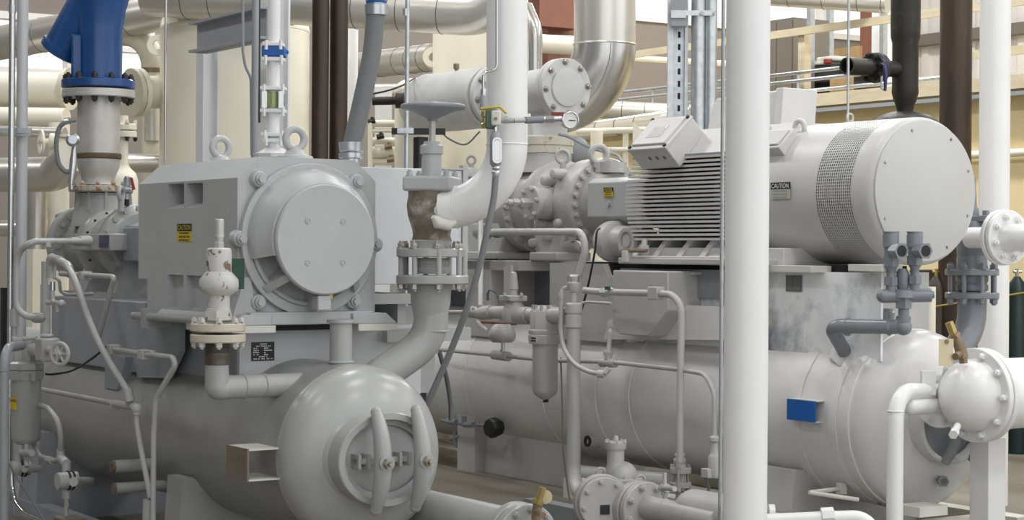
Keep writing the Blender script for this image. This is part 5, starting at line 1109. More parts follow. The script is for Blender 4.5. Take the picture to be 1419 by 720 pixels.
# right hand little sensor fitting near the post
sf = thing('level_switch', 'pale switch body with looping wire hanging left of the white post', 'switch', P(990, 662, t=6.45))
dl = P(990, 640, t=6.45).y
m = MB(); m.vl(990, dl, [(662, 8), (658, 9), (632, 9), (628, 6), (612, 5.5), (611, 8), (605, 8), (603, 4)], 8); m.box(P(981, 655, d=dl), .06, .05, .05); m.part('body', RGREY, sf, bev=.004)
m = MB(); m.curve([P(976, 657, d=dl), P(980, 668, d=dl), P(982, 678, d=dl), P(974, 684, d=dl), P(955, 685, d=dl), P(945, 679, d=dl)], .008, n=8); m.part('wire', HOSE, sf)
# bottom centre stop valve assembly
tb_ = 6.0
bvv = thing('float_valve', 'pale grey valve block with round studded covers and domed cap near the floor', 'valve', P(850, 735, t=tb_))
db2 = P(850, 690, t=tb_).y
m = MB(); m.vl(853, db2, [(648, 12), (620, 12)], 28); m.vl(853, db2, [(622, 14), (620, 15), (612, 15), (611, 13)], 28); m.part('cap_column', RGREY, bvv)
bolts(bvv, P(853, 612, d=db2), Z, .052, 8, .008, RGREY, .1)
m = MB(); m.vl(853.5, db2, [(612, 4), (606, 3.5), (603, 2)], 12); m.part('vent_plug', RGREY, bvv)
m = MB(); c = P(862, 660, d=db2); m.sphere(c, .085, 24); m.vl(853, db2, [(668, 16), (655, 15), (646, 13), (640, 12)], 28); m.part('bell', RGREY, bvv)
m = MB(); a = P(858, 665, d=db2); m.lathe(a-Z*.012, Z, [(0, .13), (.03, .13)], 32); m.part('cover_flange', RGREY, bvv, bev=.005)
bolts(bvv, a+Z*.018, Z, .115, 10, .009, RGREY, .2)
m = MB(); m.lathe(P(858, 715, d=db2), Z, [(0, .12), (.2, .10)], 28); m.part('body', RGREY, bvv)
for x_, y_ in ((833, 654), (888, 664)):
    m = MB(); m.torus(P(x_, y_, d=db2-.02), (U-V*.6).normalized(), .022, .007, 20, 8); m.part('lifting_eye', RGREY, bvv)
cF = P(837, 697, t=tb_-.16); axF = Vector((.22, -.97, 0)).normalized()
flange(bvv, cF-axF*.05, axF, .150, .05, RGREY, 0); flange(bvv, cF, axF, .138, .035, RGREY, 8, .012, RGREY)
m = MB(); e1, e2, _ = basis(axF); m.box(P(837, 705, t=tb_-.16)+axF*.02, .05, .05, .008, (e1, e2, axF)); m.part('name_plate', PLATEK, bvv, label='small dark name plate')
cG = P(893, 706, t=tb_+.02); axG = (U*.95-V*.0).normalized()
flange(bvv, cG-axG*.06, axG, .150, .05, RGREY, 0); flange(bvv, cG, axG, .150, .045, RGREY, 8, .018, RGREY, phase=.3)
bpp = thing('bottom_pipe', 'fat pale pipe with end cap running right from the low valve block', 'pipe', P(950, 720, t=5.9))
m = MB(); a = P(890, 701, t=6.02); b = M(a.dot(U)+.62, 6.02, a.z-.01); m.tube([a, b], .062, n=24); m.part('pipe', RGREY, bpp)
b2_ = P(952, 705, t=6.1); m = MB(); m.lathe(b2_, U, [(0, .05), (.0, .09), (.03, .105), (.06, .11), (.55, .11)], 32); m.part('end_cap', RGREY, bpp)
m = MB(); m.tube([P(921, 690, t=5.95), P(921, 655, t=5.95)], .011); m.tube([P(918, 676, t=5.95), P(925, 676, t=5.95)], .024, n=8); m.tube([P(915, 675, t=5.95), P(935, 677, t=5.9)], .014); m.tube([P(921, 686, t=5.95), P(921, 678, t=5.95)], .018, n=8); m.single('needle_valve', RGREY, 'little needle valve with rusty stem on the fat bottom pipe', 'valve')
m = MB(); a, b = P(780, 657, t=6.9), P(935, 664, t=6.9); m.tube([P(800, 657, t=7.0), P(930, 668, t=7.0)], .062, n=20); m.single('header_pipe', PIPEG, 'long grey header pipe lying behind the domed low valve', 'pipe')
m = MB(); a, b = P(792, 665, t=6.6), P(690, 690, t=6.6); m.bx(-9.15, -8.5, 6.1, 6.2, .0, .10); m.single('skid_beam', GREYD, 'low grey skid beam under the thick riser elbow', 'beam')
m = MB(); m.curve([P(777, 495, t=6.7), P(779, 560, t=6.65), P(780, 620, t=6.6), P(789, 690, t=6.55), P(796, 730, t=6.5)], .006, n=6); m.single('brown_wire', PLATEB, 'thin brownish wire hanging down beside the thick riser', 'wire')
# ================================================================ right end: twin relief valves
dT = 9.75
tw = thing('twin_relief_valve', 'two slate grey relief valves on one manifold over the tank head', 'valve', P(1252, 455, d=dT))
for cx, y0 in ((1234.5, 397), (1267.5, 395)):
    m = MB(); m.vl(cx, dT, [(409, 7), (y0-3, 7), (y0-3, 8), (y0-10, 8.5), (y0-16, 6), (y0-22, 6), (y0-28, 9), (y0-38, 9), (y0-44, 9.5), (323, 11), (321, 10)], 24); v_ = m.part('valve_body', DKG, tw)
    m = MB(); m.vl(cx, dT, [(y0-28, 11), (y0-41, 11)], 6); m.part('hex', DKG, v_)
    m = MB(); m.vl(cx, dT, [(y0-2, 9.5), (y0-13, 9.5)], 6); m.part('hex', DKG, v_)
    m = MB(); m.vl(cx, dT, [(342, 11.2), (325, 11.2)], 20); m.vl(cx, dT, [(322, 11.5), (320.5, 11.5)], 20); m.part('cap', DKG, v_)
    c = P(cx+3, 347, d=dT-.03); ax = (U*.75-V*.1).normalized(); ax = Vector((.42, -.9, -.02)).normalized()
    m = MB(); m.lathe(c, ax, [(-.0, .036), (.075, .045), (.075, .030), (.03, .028), (.03, .0)], 6); m.part('outlet', DKG, v_)
    m = MB(); m.cyl(c+ax*.02, c+ax*.0765, .0295, n=20); m.part('outlet_bore', DARK, v_)
m = MB(); m.tube([P(1223, 410, d=dT), P(1290, 409, d=dT)], .036, n=16); m.sphere(P(1224, 410, d=dT), .036); m.vl(1251, dT, [(412, 16), (402, 14)], 16); m.tube([P(1258, 410, d=dT), P(1294, 408, d=dT)], .02); m.tube([P(1268, 410, d=dT), P(1282, 408, d=dT)], .030, n=6); m.part('manifold', DKG, tw)
m = MB(); m.vl(1251, dT+.02, [(402, 7), (396, 9), (378, 9), (372, 6)], 16); m.part('changeover_cap', DKG, tw)
m = MB(); m.vl(1252, dT, [(452, 7.5), (442, 10), (440, 10), (439, 7), (428, 7), (427, 11.5), (412, 11)], 6); m.vl(1252, dT, [(446, 10), (438, 10), (437, 7.5), (420, 7.5)], 20); m.part('stand_pipe', DKG, tw)
m = MB(); a, b = P(1250, 453, d=dT), P(1153, 450, d=10.25)
m.tube([P(1252, 440, d=dT), P(1252, 453, d=dT), P(1150, 451, d=9.93), P(1171, 488, d=10.10)], .039, bend=.06, n=20); m.sphere(P(1252, 453, d=dT), .044); m.part('pipe', DKG, tw)
m = MB(); m.tube([P(1172, 452.5, d=9.9), P(1176, 452.5, d=9.89)], .048, n=20); m.part('coupling', DKG, tw)
m = MB(); m.tube([P(1230, 453, d=9.79), P(1234, 453, d=9.785)], .045, n=20); m.part('coupling', DKG, tw)
m = MB(); m.lathe(P(1172, 487, d=10.10), (P(1160, 468, d=10.0)-P(1172, 488, d=10.12)).normalized(), [(-.03, .10), (.005, .09), (.012, .05)], 7); m.part('torn_patch', INSW, tw)
m = MB(); m.vl(1231, 10.0, [(445, 8), (432, 9), (431, 7), (427, 7)], 12); m.part('plug', DKG, tw)
# grey riser with flanges behind the motor end, right
dS2 = 10.75
gr = thing('discharge_riser', 'slate grey elbow pipe rising from tank behind the head to flanges', 'pipe', P(1335, 480, d=dS2))
m = MB(); m.tube([P(1347, 410, d=dS2), P(1347, 452, d=dS2), P(1316, 500, d=dS2-.1)], .082, bend=.22, n=28, seg=10); m.part('pipe', DKG, gr)
flange(gr, P(1347, 409, d=dS2), Z, .152, .034, DKG, 8, .02, DKG, front=False, back=True, inset=.14)
ck = thing('check_valve', 'slate grey wafer valve clamped between flanges by the white far post', 'valve', P(1347, 405, d=dS2))
m = MB(); m.vl(1347, dS2, [(404, 17), (402, 22), (395, 22), (392, 20), (389, 22), (382, 22), (380, 17)], 28); m.part('body', DKG, ck)
for i in range(8):
    th = .2+2*PI*i/8; e1, e2, _ = basis(Z); o_ = (e1*math.cos(th)+e2*math.sin(th))*.13; m = MB(); m.cyl(P(1347, 408, d=dS2)+o_, P(1347, 377, d=dS2)+o_, .014, n=10); m.part('stud', DKG, ck)
sv2 = thing('stop_valve', 'slate grey capped stop valve beside the fan end of the right motor', 'valve', P(1347, 375, d=dS2))
flange(sv2, P(1347, 377, d=dS2), Z, .152, .034, DKG, 8, .02, DKG, inset=.14)
m = MB(); m.vl(1347, dS2, [(372, 22), (366, 21), (358, 21), (354, 20), (352, 21), (345, 21), (330, 23), (318, 24), (306, 19)], 28); m.tube([P(1350, 328, d=dS2), P(1375, 326, d=dS2-.1)], .065, n=20); m.part('body', DKG, sv2)
m = MB(); m.box(P(1360, 303, d=dS2), .22, .16, .035); m.part('bonnet', DKG, sv2, bev=.006)
for x_ in (1366,): 
    m = MB(); a = P(x_, 300, d=dS2-.05); m.cyl(a, a+Z*.035, .02, n=6); m.part('bolt', DKG, sv2)
m = MB(); m.vl(1349, dS2, [(306, 9), (290, 7), (286, 5), (284, 4.5), (250, 3), (246, 2)], 16); m.part('spindle_cap', DKG, sv2)
wf = thing('white_flange', 'white flanged pipe end with bolts cut by the right picture edge', 'flange', P(1398, 370, d=10.35))
ax = (P(1402, 329, d=10.3)-P(1375, 327, d=10.65)).normalized(); ax = Vector((.48, -.87, 0))
c = P(1396, 329, d=10.4)
flange(wf, c, ax, .152, .03, WHITEM, 8, .018, WHITEM, inset=.24, phase=.25); flange(wf, c-ax*.04, ax, .155, .03, WHITEM, 0)
m = MB(); m.tube([c-ax*.3, c-ax*.04], .06, n=24); m.lathe(c+ax*.015, ax, [(0, .085), (.03, .075), (.2, .075)], 28); m.part('pipe', WHITEM, wf)
# white strainer with domed end
dX = 9.45
ws = thing('domed_strainer', 'glossy white domed vessel end with bolted flange in front of tank head', 'strainer', P(1345, 612, d=dX))
c = P(1352, 547, d=dX); ax = -V
flange(ws, c, ax, .238, .035, WHITEM, 10, .017, WHITEM, inset=.13, phase=.0); flange(ws, c+V*.042, ax, .238, .035, WHITEM, 0)
m = MB(); m.lathe(c, ax, [(.015, .185), (.03, .182), (.08, .17), (.13, .135), (.165, .085), (.178, .03), (.18, .005)], 48); m.part('dome', WHITE, ws)
m = MB(); m.lathe(c+V*.05, V, [(0, .185), (.1, .185), (.2, .18), (3.4, .18)], 40); m.part('pipe', WHITE, ws)
m = MB(); a = P(1327, 590, d=dX-.15); b = P(1322, 600, d=dX-.25); m.tube([a, b], .018, n=14); m.tube([b-(b-a)*.2, b+(b-a)*.2], .024, n=6); m.part('drain_plug', WHITEM, ws)
c2 = P(1300, 557, d=dX+.18); ax2 = (-V*.9+U*.2).normalized()
wr = thing('white_drop_pipe', 'slim white pipe elbowing down from a flange to the floor before tank head', 'pipe', Vector((P(1240, 700, d=9.3).x, 9.3, 0)))
q = P(1241, 542, d=9.3); m = MB(); m.tube([P(1302, 542, d=9.6), q, Vector((q.x, q.y, 0))], .0415, bend=.13, n=24, seg=10); m.part('pipe', WHITE, wr)
m = MB(); m.torus(P(1241, 569, d=9.3), Z, .0415, .003); m.part('seam', WHITE, wr)
m = MB(); m.tube([P(1262, 563, d=9.4), P(1300, 561, d=9.55)], .042, n=20); m.sphere(P(1262, 563, d=9.4), .042); m.part('capped_branch', WHITEM, wr)
fx_ = P(1304, 556, d=9.62)
flange(wr, fx_, Vector((-.6, -.75, .1)), .135, .03, WHITEM, 8, .013, WHITEM, phase=.3)
m = MB(); m.box(P(1286, 530, d=9.5), .07, .05, .12, XYZ); m.part('bracket', WHITEM, wr)
sp2 = thing('square_post', 'white square post standing under the bolted flange at right', 'post', Vector((P(1368, 640, d=9.7).x, 9.7, 0)))
a = P(1369, 606, d=9.75); m = MB(); m.box(Vector((a.x, a.y, a.z/2)), .13, .13, a.z, (U, V, Z)); m.part('leg', WHITEM, sp2, bev=.004)
br = thing('brass_relief_valve', 'brass relief valve with paper tag on top of the white dome', 'valve', P(1332, 496, d=dX-.1))
dd = dX-.1
m = MB(); m.tube([P(1335, 503, d=dd), P(1334, 492, d=dd)], .022, n=6); m.tube([P(1334, 496, d=dd), P(1331, 484, d=dd), P(1325, 466, d=dd)], [.028, .03, .022], n=14); m.tube([P(1331, 488, d=dd), P(1324, 494, d=dd-.08)], .018); m.part('body', BRONZE, br)
m = MB(); m.tube([P(1325, 467, d=dd), P(1322, 463, d=dd)], .03, n=6); m.part('bonnet_nut', BRONZE, br)
m = MB(); m.tube([P(1322, 464, d=dd), P(1315, 446, d=dd)], .022, n=6); m.part('cap', BRASS, br)
m = MB(); a = P(1311, 488, d=dd-.06); m.box(a, .073, .002, .135, XYZ); tg = m.part('tag', TAG, br)
m = MB(); a = P(1312, 473, d=dd-.064); m.cyl(a, a-Vector((0, .003, 0)), .011, n=14); m.part('tag_eyelet', BRONZE, tg)
# bits under the tank head
m = MB(); m.tube([P(1178, 676, d=10.3), P(1222, 684, d=10.2)], .042, n=16); m.tube([P(1212, 682, d=10.2), P(1230, 690, d=10.1)], .05, n=12); m.single('dark_drain', GREYD, 'dark grey drain fitting below the jacketed tank near its head', 'pipe')
m = MB(); a = P(1122, 682, d=9.9); b = P(1185, 674, d=10.2); m.tube([a, b], .012); m.tube([a, P(1190, 692, d=9.9)], .012); m.box(P(1166, 676, d=10.1), .04, .04, .06); m.single('tube_stay', PLATEW, 'thin forked stay in front of the rear white saddle', 'stay')
lw = thing('low_pipe', 'white pipe with elbow low beside the slim drop pipe', 'pipe', P(1150, 718, d=8.9)); q = P(1212, 716, d=8.9)
m = MB(); m.tube([P(1060, 722, d=8.9), P(1150, 718, d=8.9), q, Vector((q.x, q.y, 0))], .036, bend=.1, n=16); m.part('pipe', WHITEM, lw)
m = MB(); m.tube([P(1138, 716, d=8.9), P(1155, 715, d=8.9)], .045, n=8); m.part('coupling', WHITEM, lw)
m = MB(); m.tube([P(1065, 712, d=9.2), P(1073, 712, d=9.2)], .05, n=10); m.part('end_cap', WHITEM, lw)
m = MB(); a, b = P(1258, 707, d=9.6), P(1298, 704, d=9.7); m.box((a+b)/2, .2, .16, .05, (V, U, Z)); m.single('skid_block', PLATEW, 'white block on the skid to the right of slim drop pipe', 'block')
upright('cream_stub_post', 'short cream post standing behind the slate relief valves', 'post', 1290, 12.6, .036, CREAM, ztop=P(1290, 397, d=12.6).z)
# ================================================================ background: vessels and big pipes
def vessel(name, label, cx, d, r, zt, lug=None, group=None):
    o = P(cx, 200, d=d); o = Vector((o.x, o.y, 0)); t = thing(name, label, 'vessel', o, group)
    m = MB(); h = r*.5
    prof = [(.0, r*.9), (.3, r)] + [(zt-.025, r), (zt-.02, r+.004), (zt, r+.004), (zt+.005, r)] + [(zt+.005+h*math.sin(PI/2*i/8), r*math.cos(PI/2*i/8)) for i in range(1, 8)] + [(zt+h+.005, .01)]
    m.lathe(o, Z, prof, 56); m.part('shell', CREAM, t)
    if lug:
        for px in lug[0]:
            c = P(px, lug[1], d=d-.05); m = MB(); e = Vector((1, 0, 0))
            pts = []
            sg = 1 if px < cx else -1
            for i in range(17):
                a = PI/2+PI*i/16; pts.append(c + Vector((sg*math.cos(a), 0, math.sin(a)))*.085)
            pts += [c+Vector((sg*.14, 0, -.085)), c+Vector((sg*.14, 0, .085))]
            m.prism(pts, Vector((0, .03, 0))); lu = m.part('lifting_lug', CREAM, t)
            k = MB(); k.cyl(c-Vector((0, .1, 0)), c+Vector((0, .1, 0)), .037, n=18); cut(lu, k)
    return t
vessel('cream_vessel', 'big cream upright vessel with lifting lug behind the left motor', 325, 15.5, .61, 3.36, ((218,), 62))
vessel('cream_vessel', 'cream upright vessel with lifting lug behind the frosted valve body', 672, 15.6, .44, 3.37, ((600, ), 79))
vessel('cream_vessel', 'smaller cream vessel with rounded top left of the frosted valve body', 578, 14.9, .18, 2.82)
nz = thing('nozzle_flange', 'cream flanged nozzle on the left side of the big cream vessel', 'flange', P(205, 152, d=15.4))
a, b = P(192, 128, d=15.3), P(245, 127, d=15.5); ax = (a-b).normalized()
m = MB(); m.tube([a, b], .135, n=28); m.part('neck', CREAM, nz)
ax = (ax-Vector((0, .12, 0))).normalized()
flange(nz, a, ax, .2, .045, CREAM, 10, .02, CREAMD); flange(nz, a+ax*.05, ax, .2, .04, CREAMD, 0)
ce = thing('cream_elbow', 'cream pipe elbow turning down between blue valve and big vessel', 'pipe', P(209, 100, d=16.2))
m = MB(); m.tube([P(150, 48, d=16.4), P(212, 48, d=16.2), P(211, 300, d=16.2)], .1, bend=.3, n=24, seg=10); m.part('pipe', CREAMD, ce)
for q, ax in ((P(186, 48, d=16.3), Vector((1, 0, 0))), (P(211, 98, d=16.2), Z)):
    m = MB(); m.cyl(q-ax*.02, q+ax*.02, .106, n=24); m.part('band', BRONZE, ce)
m = MB(); m.tube([P(211, 105, d=16.15), P(211, 195, d=16.15)], .07, n=20); m.single('clad_spool', ALU, 'aluminium clad upright spool below the cream elbow', 'pipe')
# horizontal cream lines at left
for (y0, y1, r, d, lab) in ((122, 124, .15, 16.4, 'thick cream horizontal pipe under the left window, upper of two'), (161, 163, .085, 16.2, 'thinner cream horizontal pipe just below the thick cream one')):
    m = MB(); m.tube([P(-40, y0, d=d+.2), P(92, y1, d=d)], r, n=28); m.single('cream_pipe', CREAM, lab, 'pipe')
m = MB(); m.tube([P(92, 123, d=16.4), P(98, 123, d=16.39)], .185, n=28); m.single('pipe_flange', CREAMD, 'cream flange ending the thick cream pipe beside the blue valve flange', 'flange')
m = MB(); m.tube([P(-40, 180, d=15.9), P(90, 184, d=15.6)], .045, n=14); m.single('clad_pipe', ALU, 'thin aluminium pipe under the cream pipes at left', 'pipe')
m = MB(); m.tube([P(-40, 243, d=15.6), P(78, 241, d=15.2), P(98, 216, d=15.0)], .142, bend=.2, n=32, seg=8); m.single('clad_pipe', ALU, 'thick aluminium clad pipe bending up behind the left compressor', 'pipe')
m = MB(); m.tube([P(-40, 317, d=16.5), P(120, 315, d=16.2)], .07, n=20); m.single('clad_pipe', ALU, 'aluminium pipe low at left behind the looping oil pipe', 'pipe')
m = MB(); m.tube([P(120, 225, d=15.8), P(220, 226, d=15.9)], .08, n=20); m.single('clad_pipe', ALU, 'short aluminium pipe between steel spool and big cream vessel', 'pipe')
for (cx, r, zt, lab) in ((52, .09, 2.05, 'aluminium clad upright stub under the thick clad pipe'),):
    upright('clad_stub', lab, 'pipe', cx, 16.0, r, ALU, ztop=zt)
upright('cream_post', 'cream upright post left of the compressor casing', 'post', 81, 15.9, .09, CREAM, ztop=P(81, 170, d=15.9).z)
upright('cream_post', 'short cream box post behind the looping oil pipe', 'post', 50, 15.0, .09, CREAM, ztop=P(50, 345, d=15).z, n=4)
cc = thing('cream_column', 'cream pipe swelling into a wider bottom behind the stainless spool', 'pipe', P(178, 330, d=14.5))
m = MB(); m.vl(170, 14.5, [(430, 20), (250, 20), (240, 17), (232, 9), (226, 6), (160, 6)], 24); m.part('pipe', CREAM, cc)
flange(cc, P(176, 176, d=14.5), Z, .075, .05, CREAM, 4, .016, CREAMD); flange(cc, P(176, 186, d=14.5), Z, .075, .05, CREAM, 4, .016, BOLTK, front=False, back=True)
hwv = thing('background_valve', 'cream valve with upright handwheel under the cream pipes at left', 'valve', P(75, 210, d=15.2))
c = P(57, 197, d=15.1); ax = Vector((-.9, -.45, 0)).normalized()
m = MB(); m.torus(c, ax, .095, .012, 24, 8); e1, e2, _ = basis(ax)
for i in range(4): m.tube([c, c+(e1*math.cos(i*PI/2)+e2*math.sin(i*PI/2))*.095], .009, n=6)
m.part('handwheel', CREAM, hwv)
m = MB(); m.tube([c, P(72, 196, d=15.2)], .03); m.tube([P(70, 196, d=15.2), P(98, 198, d=15.2)], .07, n=16); m.part('body', CREAMD, hwv)
for y in (188, 211):
    m = MB(); m.cyl(P(92, y+2, d=15.2), P(92, y-2, d=15.2), .09, n=20); m.part('flange', CREAMD, hwv)
# small valve and hose beside the spool
hg = thing('gauge_hose', 'grey hose arching from the spool down to a chrome fitting', 'hose', P(101, 262, d=10.8))
m = MB(); m.curve([P(104, 166, d=10.85), P(92, 168, d=10.8), P(82, 178, d=10.8), P(78, 200, d=10.8), P(81, 225, d=10.8), P(90, 237, d=10.8), P(98, 237, d=10.8)], .014, n=10); m.part('hose', DFLEX, hg)
m = MB(); m.tube([P(89, 168.5, d=10.8), P(97, 167, d=10.8)], .02, n=8); m.tube([P(99, 255, d=10.8), P(102, 222, d=10.8), P(103, 200, d=10.8)], [.02, .022, .012], n=10); m.tube([P(99, 255, d=10.8), P(99, 262, d=10.8)], .012, n=8); m.part('fitting', CHROME, hg)
m = MB(); c = P(101, 194, d=10.75); m.lathe(c, Vector((.2, -1, 0)), [(0, .035), (.03, .04), (.05, .025)], 16); m.part('knob', ZINC, hg)
rv_ = thing('red_handled_valve', 'tiny grey valve with red lever right of the compressor flange', 'valve', P(176, 285, d=10.6))
m = MB(); m.tube([P(176, 284, d=10.6), P(176, 244, d=10.6)], .013, n=10); m.tube([P(176, 262, d=10.6), P(177, 246, d=10.6)], .022, n=8); m.tube([P(174, 262, d=10.58), P(184, 263, d=10.58)], .022, n=10); m.part('body', ZINC, rv_)
m = MB(); m.prism([P(180, 245, d=10.56), P(183, 246, d=10.56), P(187, 262, d=10.56), P(183, 263, d=10.56)], Vector((0, .02, 0))); m.part('lever', RED, rv_)
m = MB(); m.tube([P(175, 285, d=10.6), P(175, 276, d=10.6)], .018, n=8); m.part('plug', BOLTK, rv_)
# overhead clad lines
oh = thing('overhead_clad_pipe', 'aluminium clad pipe sloping across the top left corner', 'pipe', P(110, 52, d=16.6))
m = MB(); a, b = P(-40, 67, d=17.3), P(245, 14, d=15.9); m.tube([a, b], .155, n=36); m.part('jacket', ALU, oh)
for k in (.28, .37, .55, .8):
    m = MB(); q = a.lerp(b, k); m.torus(q, (b-a), .155, .004, 36, 6); m.part('seam', SEAM, oh)
oh = thing('overhead_clad_pipe', 'aluminium clad pipe running along the top behind the brown pipes', 'pipe', P(480, 30, d=14.6))
m = MB(); a, b = P(205, -6, d=15.0), P(703, 22, d=14.1); m.tube([a, b, b+Z*2], .165, bend=.3, n=40, seg=10); m.part('jacket', ALU, oh)
for k in (.12, .2, .42, .6, .72, .83):
    m = MB(); q = a.lerp(b, k); m.torus(q, (b-a), .165, .004, 40, 6); m.part('seam', SEAM, oh)
oh = thing('clad_pipe', 'aluminium clad pipe with ring seams ending at the cream vessel lug', 'pipe', P(560, 95, d=15.8))
m = MB(); a, b = P(492, 92, d=16.8), P(603, 79, d=15.75); m.tube([a, b], .118, n=32); m.part('jacket', ALU, oh)
for k in (.35, .6, .75, .9):
    m = MB(); q = a.lerp(b, k); m.torus(q, (b-a), .118, .004, 32, 6); m.part('seam', SEAM, oh)
m = MB(); m.tube([P(490, 125, d=16.3), P(562, 124, d=16.0)], .06, n=24); m.single('clad_pipe', ALU, 'slim aluminium pipe under the ring seamed clad pipe', 'pipe')
m = MB(); m.tube([P(741, 140, d=14.4), P(741, 66, d=14.4)], .058, n=24); m.tube([P(741, 68, d=14.4), P(741, 40, d=14.4), P(728, 10, d=14.5)], .06, bend=.2, n=24); m.single('clad_elbow', ALUS, 'slim aluminium elbow pipe just right of the white pipe', 'pipe')
upright('pale_pipe', 'pale upright pipe between the brown pair and the flexible duct', 'pipe', 487, 15.6, .046, PALE)
# small bore manifold between duct and cream vessel
mf = thing('small_bore_manifold', 'rack of small cream pipes and valves seen right of the flexible duct', 'pipework', P(525, 300, d=15.4))
m = MB(); a = P(530, 225, d=15.6); m.box(Vector((a.x, a.y+.08, 1.7)), .14, .04, 3.4 - 1.0, XYZ); m.part('backing_plate', PALE, mf)
for y, r in ((171, .03), (181, .018), (195, .03), (211, .05), (224, .03)):
    m = MB(); m.tube([P(512, y, d=15.4), P(548, y, d=15.35)], r, n=12); m.part('branch_pipe', CREAM, mf)
for x, y in ((515, 169), (527, 190), (538, 204), (541, 222)):
    m = MB(); m.tube([P(x-5, y, d=15.3), P(x+5, y-2, d=15.3)], .022, n=8); m.tube([P(x, y, d=15.3), P(x+1, y-7, d=15.3)], .014); m.part('valve', BLACKP if y < 200 else BRONZE, mf)
m = MB(); m.tube([P(513, 235, d=15.3), P(513, 170, d=15.3)], .02); m.part('upright_pipe', CREAM, mf)
# far side between elbow and conduits
gb = MB(); a, b = P(748, -40, d=18.5), P(812, 36, d=18.5); gb.bx(a.dot(U)-.2, a.dot(U)+.0, a.dot(V), b.dot(V)+.1, b.z, 4.9); gb.single('steel_girder', REDBR, 'brown primed steel girder end above the round white flange', 'girder')
gb = MB(); a = P(770, 70, d=19); gb.bx(a.dot(U)-.1, a.dot(U)+.1, a.dot(V)-.16, a.dot(V)+.16, 0, 3.95); gb.single('steel_column', REDBR, 'brown steel column under the primed girder', 'column')
m = MB(); m.tube([P(740, 60, d=17.6), P(812, 64, d=17.4)], .088, n=24); m.single('cream_pipe', CREAM, 'cream horizontal pipe in front of the brown steel column', 'pipe')
m = MB(); m.tube([P(830, 78, d=21), P(1010, 88, d=21)], .032, n=16); m.single('cream_pipe', CREAM, 'slim cream horizontal pipe on the far wall behind fat conduits', 'pipe')
for (x0, y0, x1, y1, d0, d1, r, lab) in ((800, 150, 1010, 160, 17.4, 17.2, .085, 'aluminium clad pipe behind the tilted conduit box, upper of two'), (780, 186, 960, 160, 16.0, 15.0, .072, 'aluminium clad pipe behind the tilted conduit box, lower of two')):
    oh = thing('clad_pipe', lab, 'pipe', P((x0+x1)/2, (y0+y1)/2, d=(d0+d1)/2)); a, b = P(x0, y0, d=d0), P(x1, y1, d=d1)
    m = MB(); m.tube([a, b], r, n=28); m.part('jacket', ALU, oh)
    for k in (.3, .45, .6):
        m = MB(); m.torus(a.lerp(b, k), b-a, r, .004, 28, 6); m.part('seam', SEAM, oh)
hr = thing('white_handrail', 'white pipe handrail between clad elbow and tilted conduit box', 'railing', P(866, 240, d=15.2))
m = MB(); m.tube([P(800, 182, d=15.4), P(960, 178, d=15)], .024, n=12); m.part('top_rail', CREAM, hr)
m = MB(); m.tube([P(800, 208, d=15.4), P(960, 206, d=15)], .02, n=12); m.part('mid_rail', CREAM, hr)
for px in (827, 867, 930):
    m = MB(); q = P(px, 181, d=15.25); m.tube([Vector((q.x, q.y, 0)), q], .024 if px > 830 else .05, n=12); m.part('post', CREAM, hr)
m = MB(); a = P(879, 190, d=15.0); m.prism([P(877, 169, d=15), P(881, 171, d=15), P(890, 182, d=15), P(890, 200, d=15), P(877, 200, d=15)], Vector((0, .02, 0))); m.single('gusset_plate', CREAM, 'little cream gusset plate by the tilted conduit box', 'bracket')
m = MB(); m.tube([P(942, 112, d=16), P(958, 166, d=16)], .018, n=10); m.single('diagonal_brace', CONDG, 'slanting grey brace tube between fat conduits and the thick post', 'brace')
# ================================================================ mezzanine things
def mz(px, t):
    q = P(px, 100, t=t); return q.dot(U)
ZM = 2.96
def along(z, t, r, mat_, name, label, cat, s0=-19.5, s1=-6, box=None):
    m = MB()
    if box: m.bx(s0, s1, t, t+box[0], z, z+box[1])
    else: m.tube([M(s0, t, z), M(s1, t, z)], r, n=12)
    return m.single(name, mat_, label, cat)
along(ZM, MT-.04, 0, WOOD, 'fascia_board', 'timber fascia board along the mezzanine edge', 'board', box=(.05, .12))
rl_ = thing('guard_rail', 'steel pipe guard rail along the mezzanine edge', 'railing', M(-12, MT+.05, ZM+.1))
for z in (3.315, 3.235, 3.125):
    m = MB(); m.tube([M(-19.5, MT+.05, z), M(-12.4 if z > 3.2 else -11.6, MT+.05, z)], .019, n=10); m.part('rail', GALV, rl_)
for s in (-18.5, -16.2, -13.86, -11.6):
    m = MB(); m.tube([M(s, MT+.05, ZM+.1), M(s, MT+.05, 3.32)], .015, n=10); m.part('post', GALV, rl_)
wr_ = thing('timber_rail', 'timber guard rail on posts above the mezzanine edge', 'railing', M(-12, MT+.1, ZM+.1))
for z in (3.69, 3.27):
    m = MB(); m.bx(-19.5 if z > 3.5 else -11.9, -6, MT+.10, MT+.14, z, z+.075); m.part('rail', WOOD, wr_)
for s in (-18, mz(1111, 12.55), -11.0, -8.6):
    m = MB(); m.bx(s-.045, s+.045, MT+.14, MT+.23, ZM+.1, 3.77); m.part('post', WOOD, wr_)
m = MB(); m.bx(-19.5, -6, MT-.06, MT+.02, 2.90, 2.935); m.single('edge_conduit', CONDG, 'grey conduit run under the timber fascia board', 'conduit')
along(2.42, MT+.06, .035, CREAM, 'wall_pipe', 'pale pipe along the tan wall at right', 'pipe', s0=-12, s1=-6)
lk = thing('steel_cabinet', 'taupe two door steel cabinet on the mezzanine beside the thick post', 'cabinet', M(mz(1082, 13.3), 13.3, ZM))
s0, s1 = mz(1040, 13.2), mz(1099, 13.2); zt_ = P(1085, 26, t=13.2).z
m = MB(); m.bx(s0, s1, 13.2, 13.7, ZM-.08, zt_); m.part('carcass', LOCK, lk)
mid = mz(1077, 13.2)
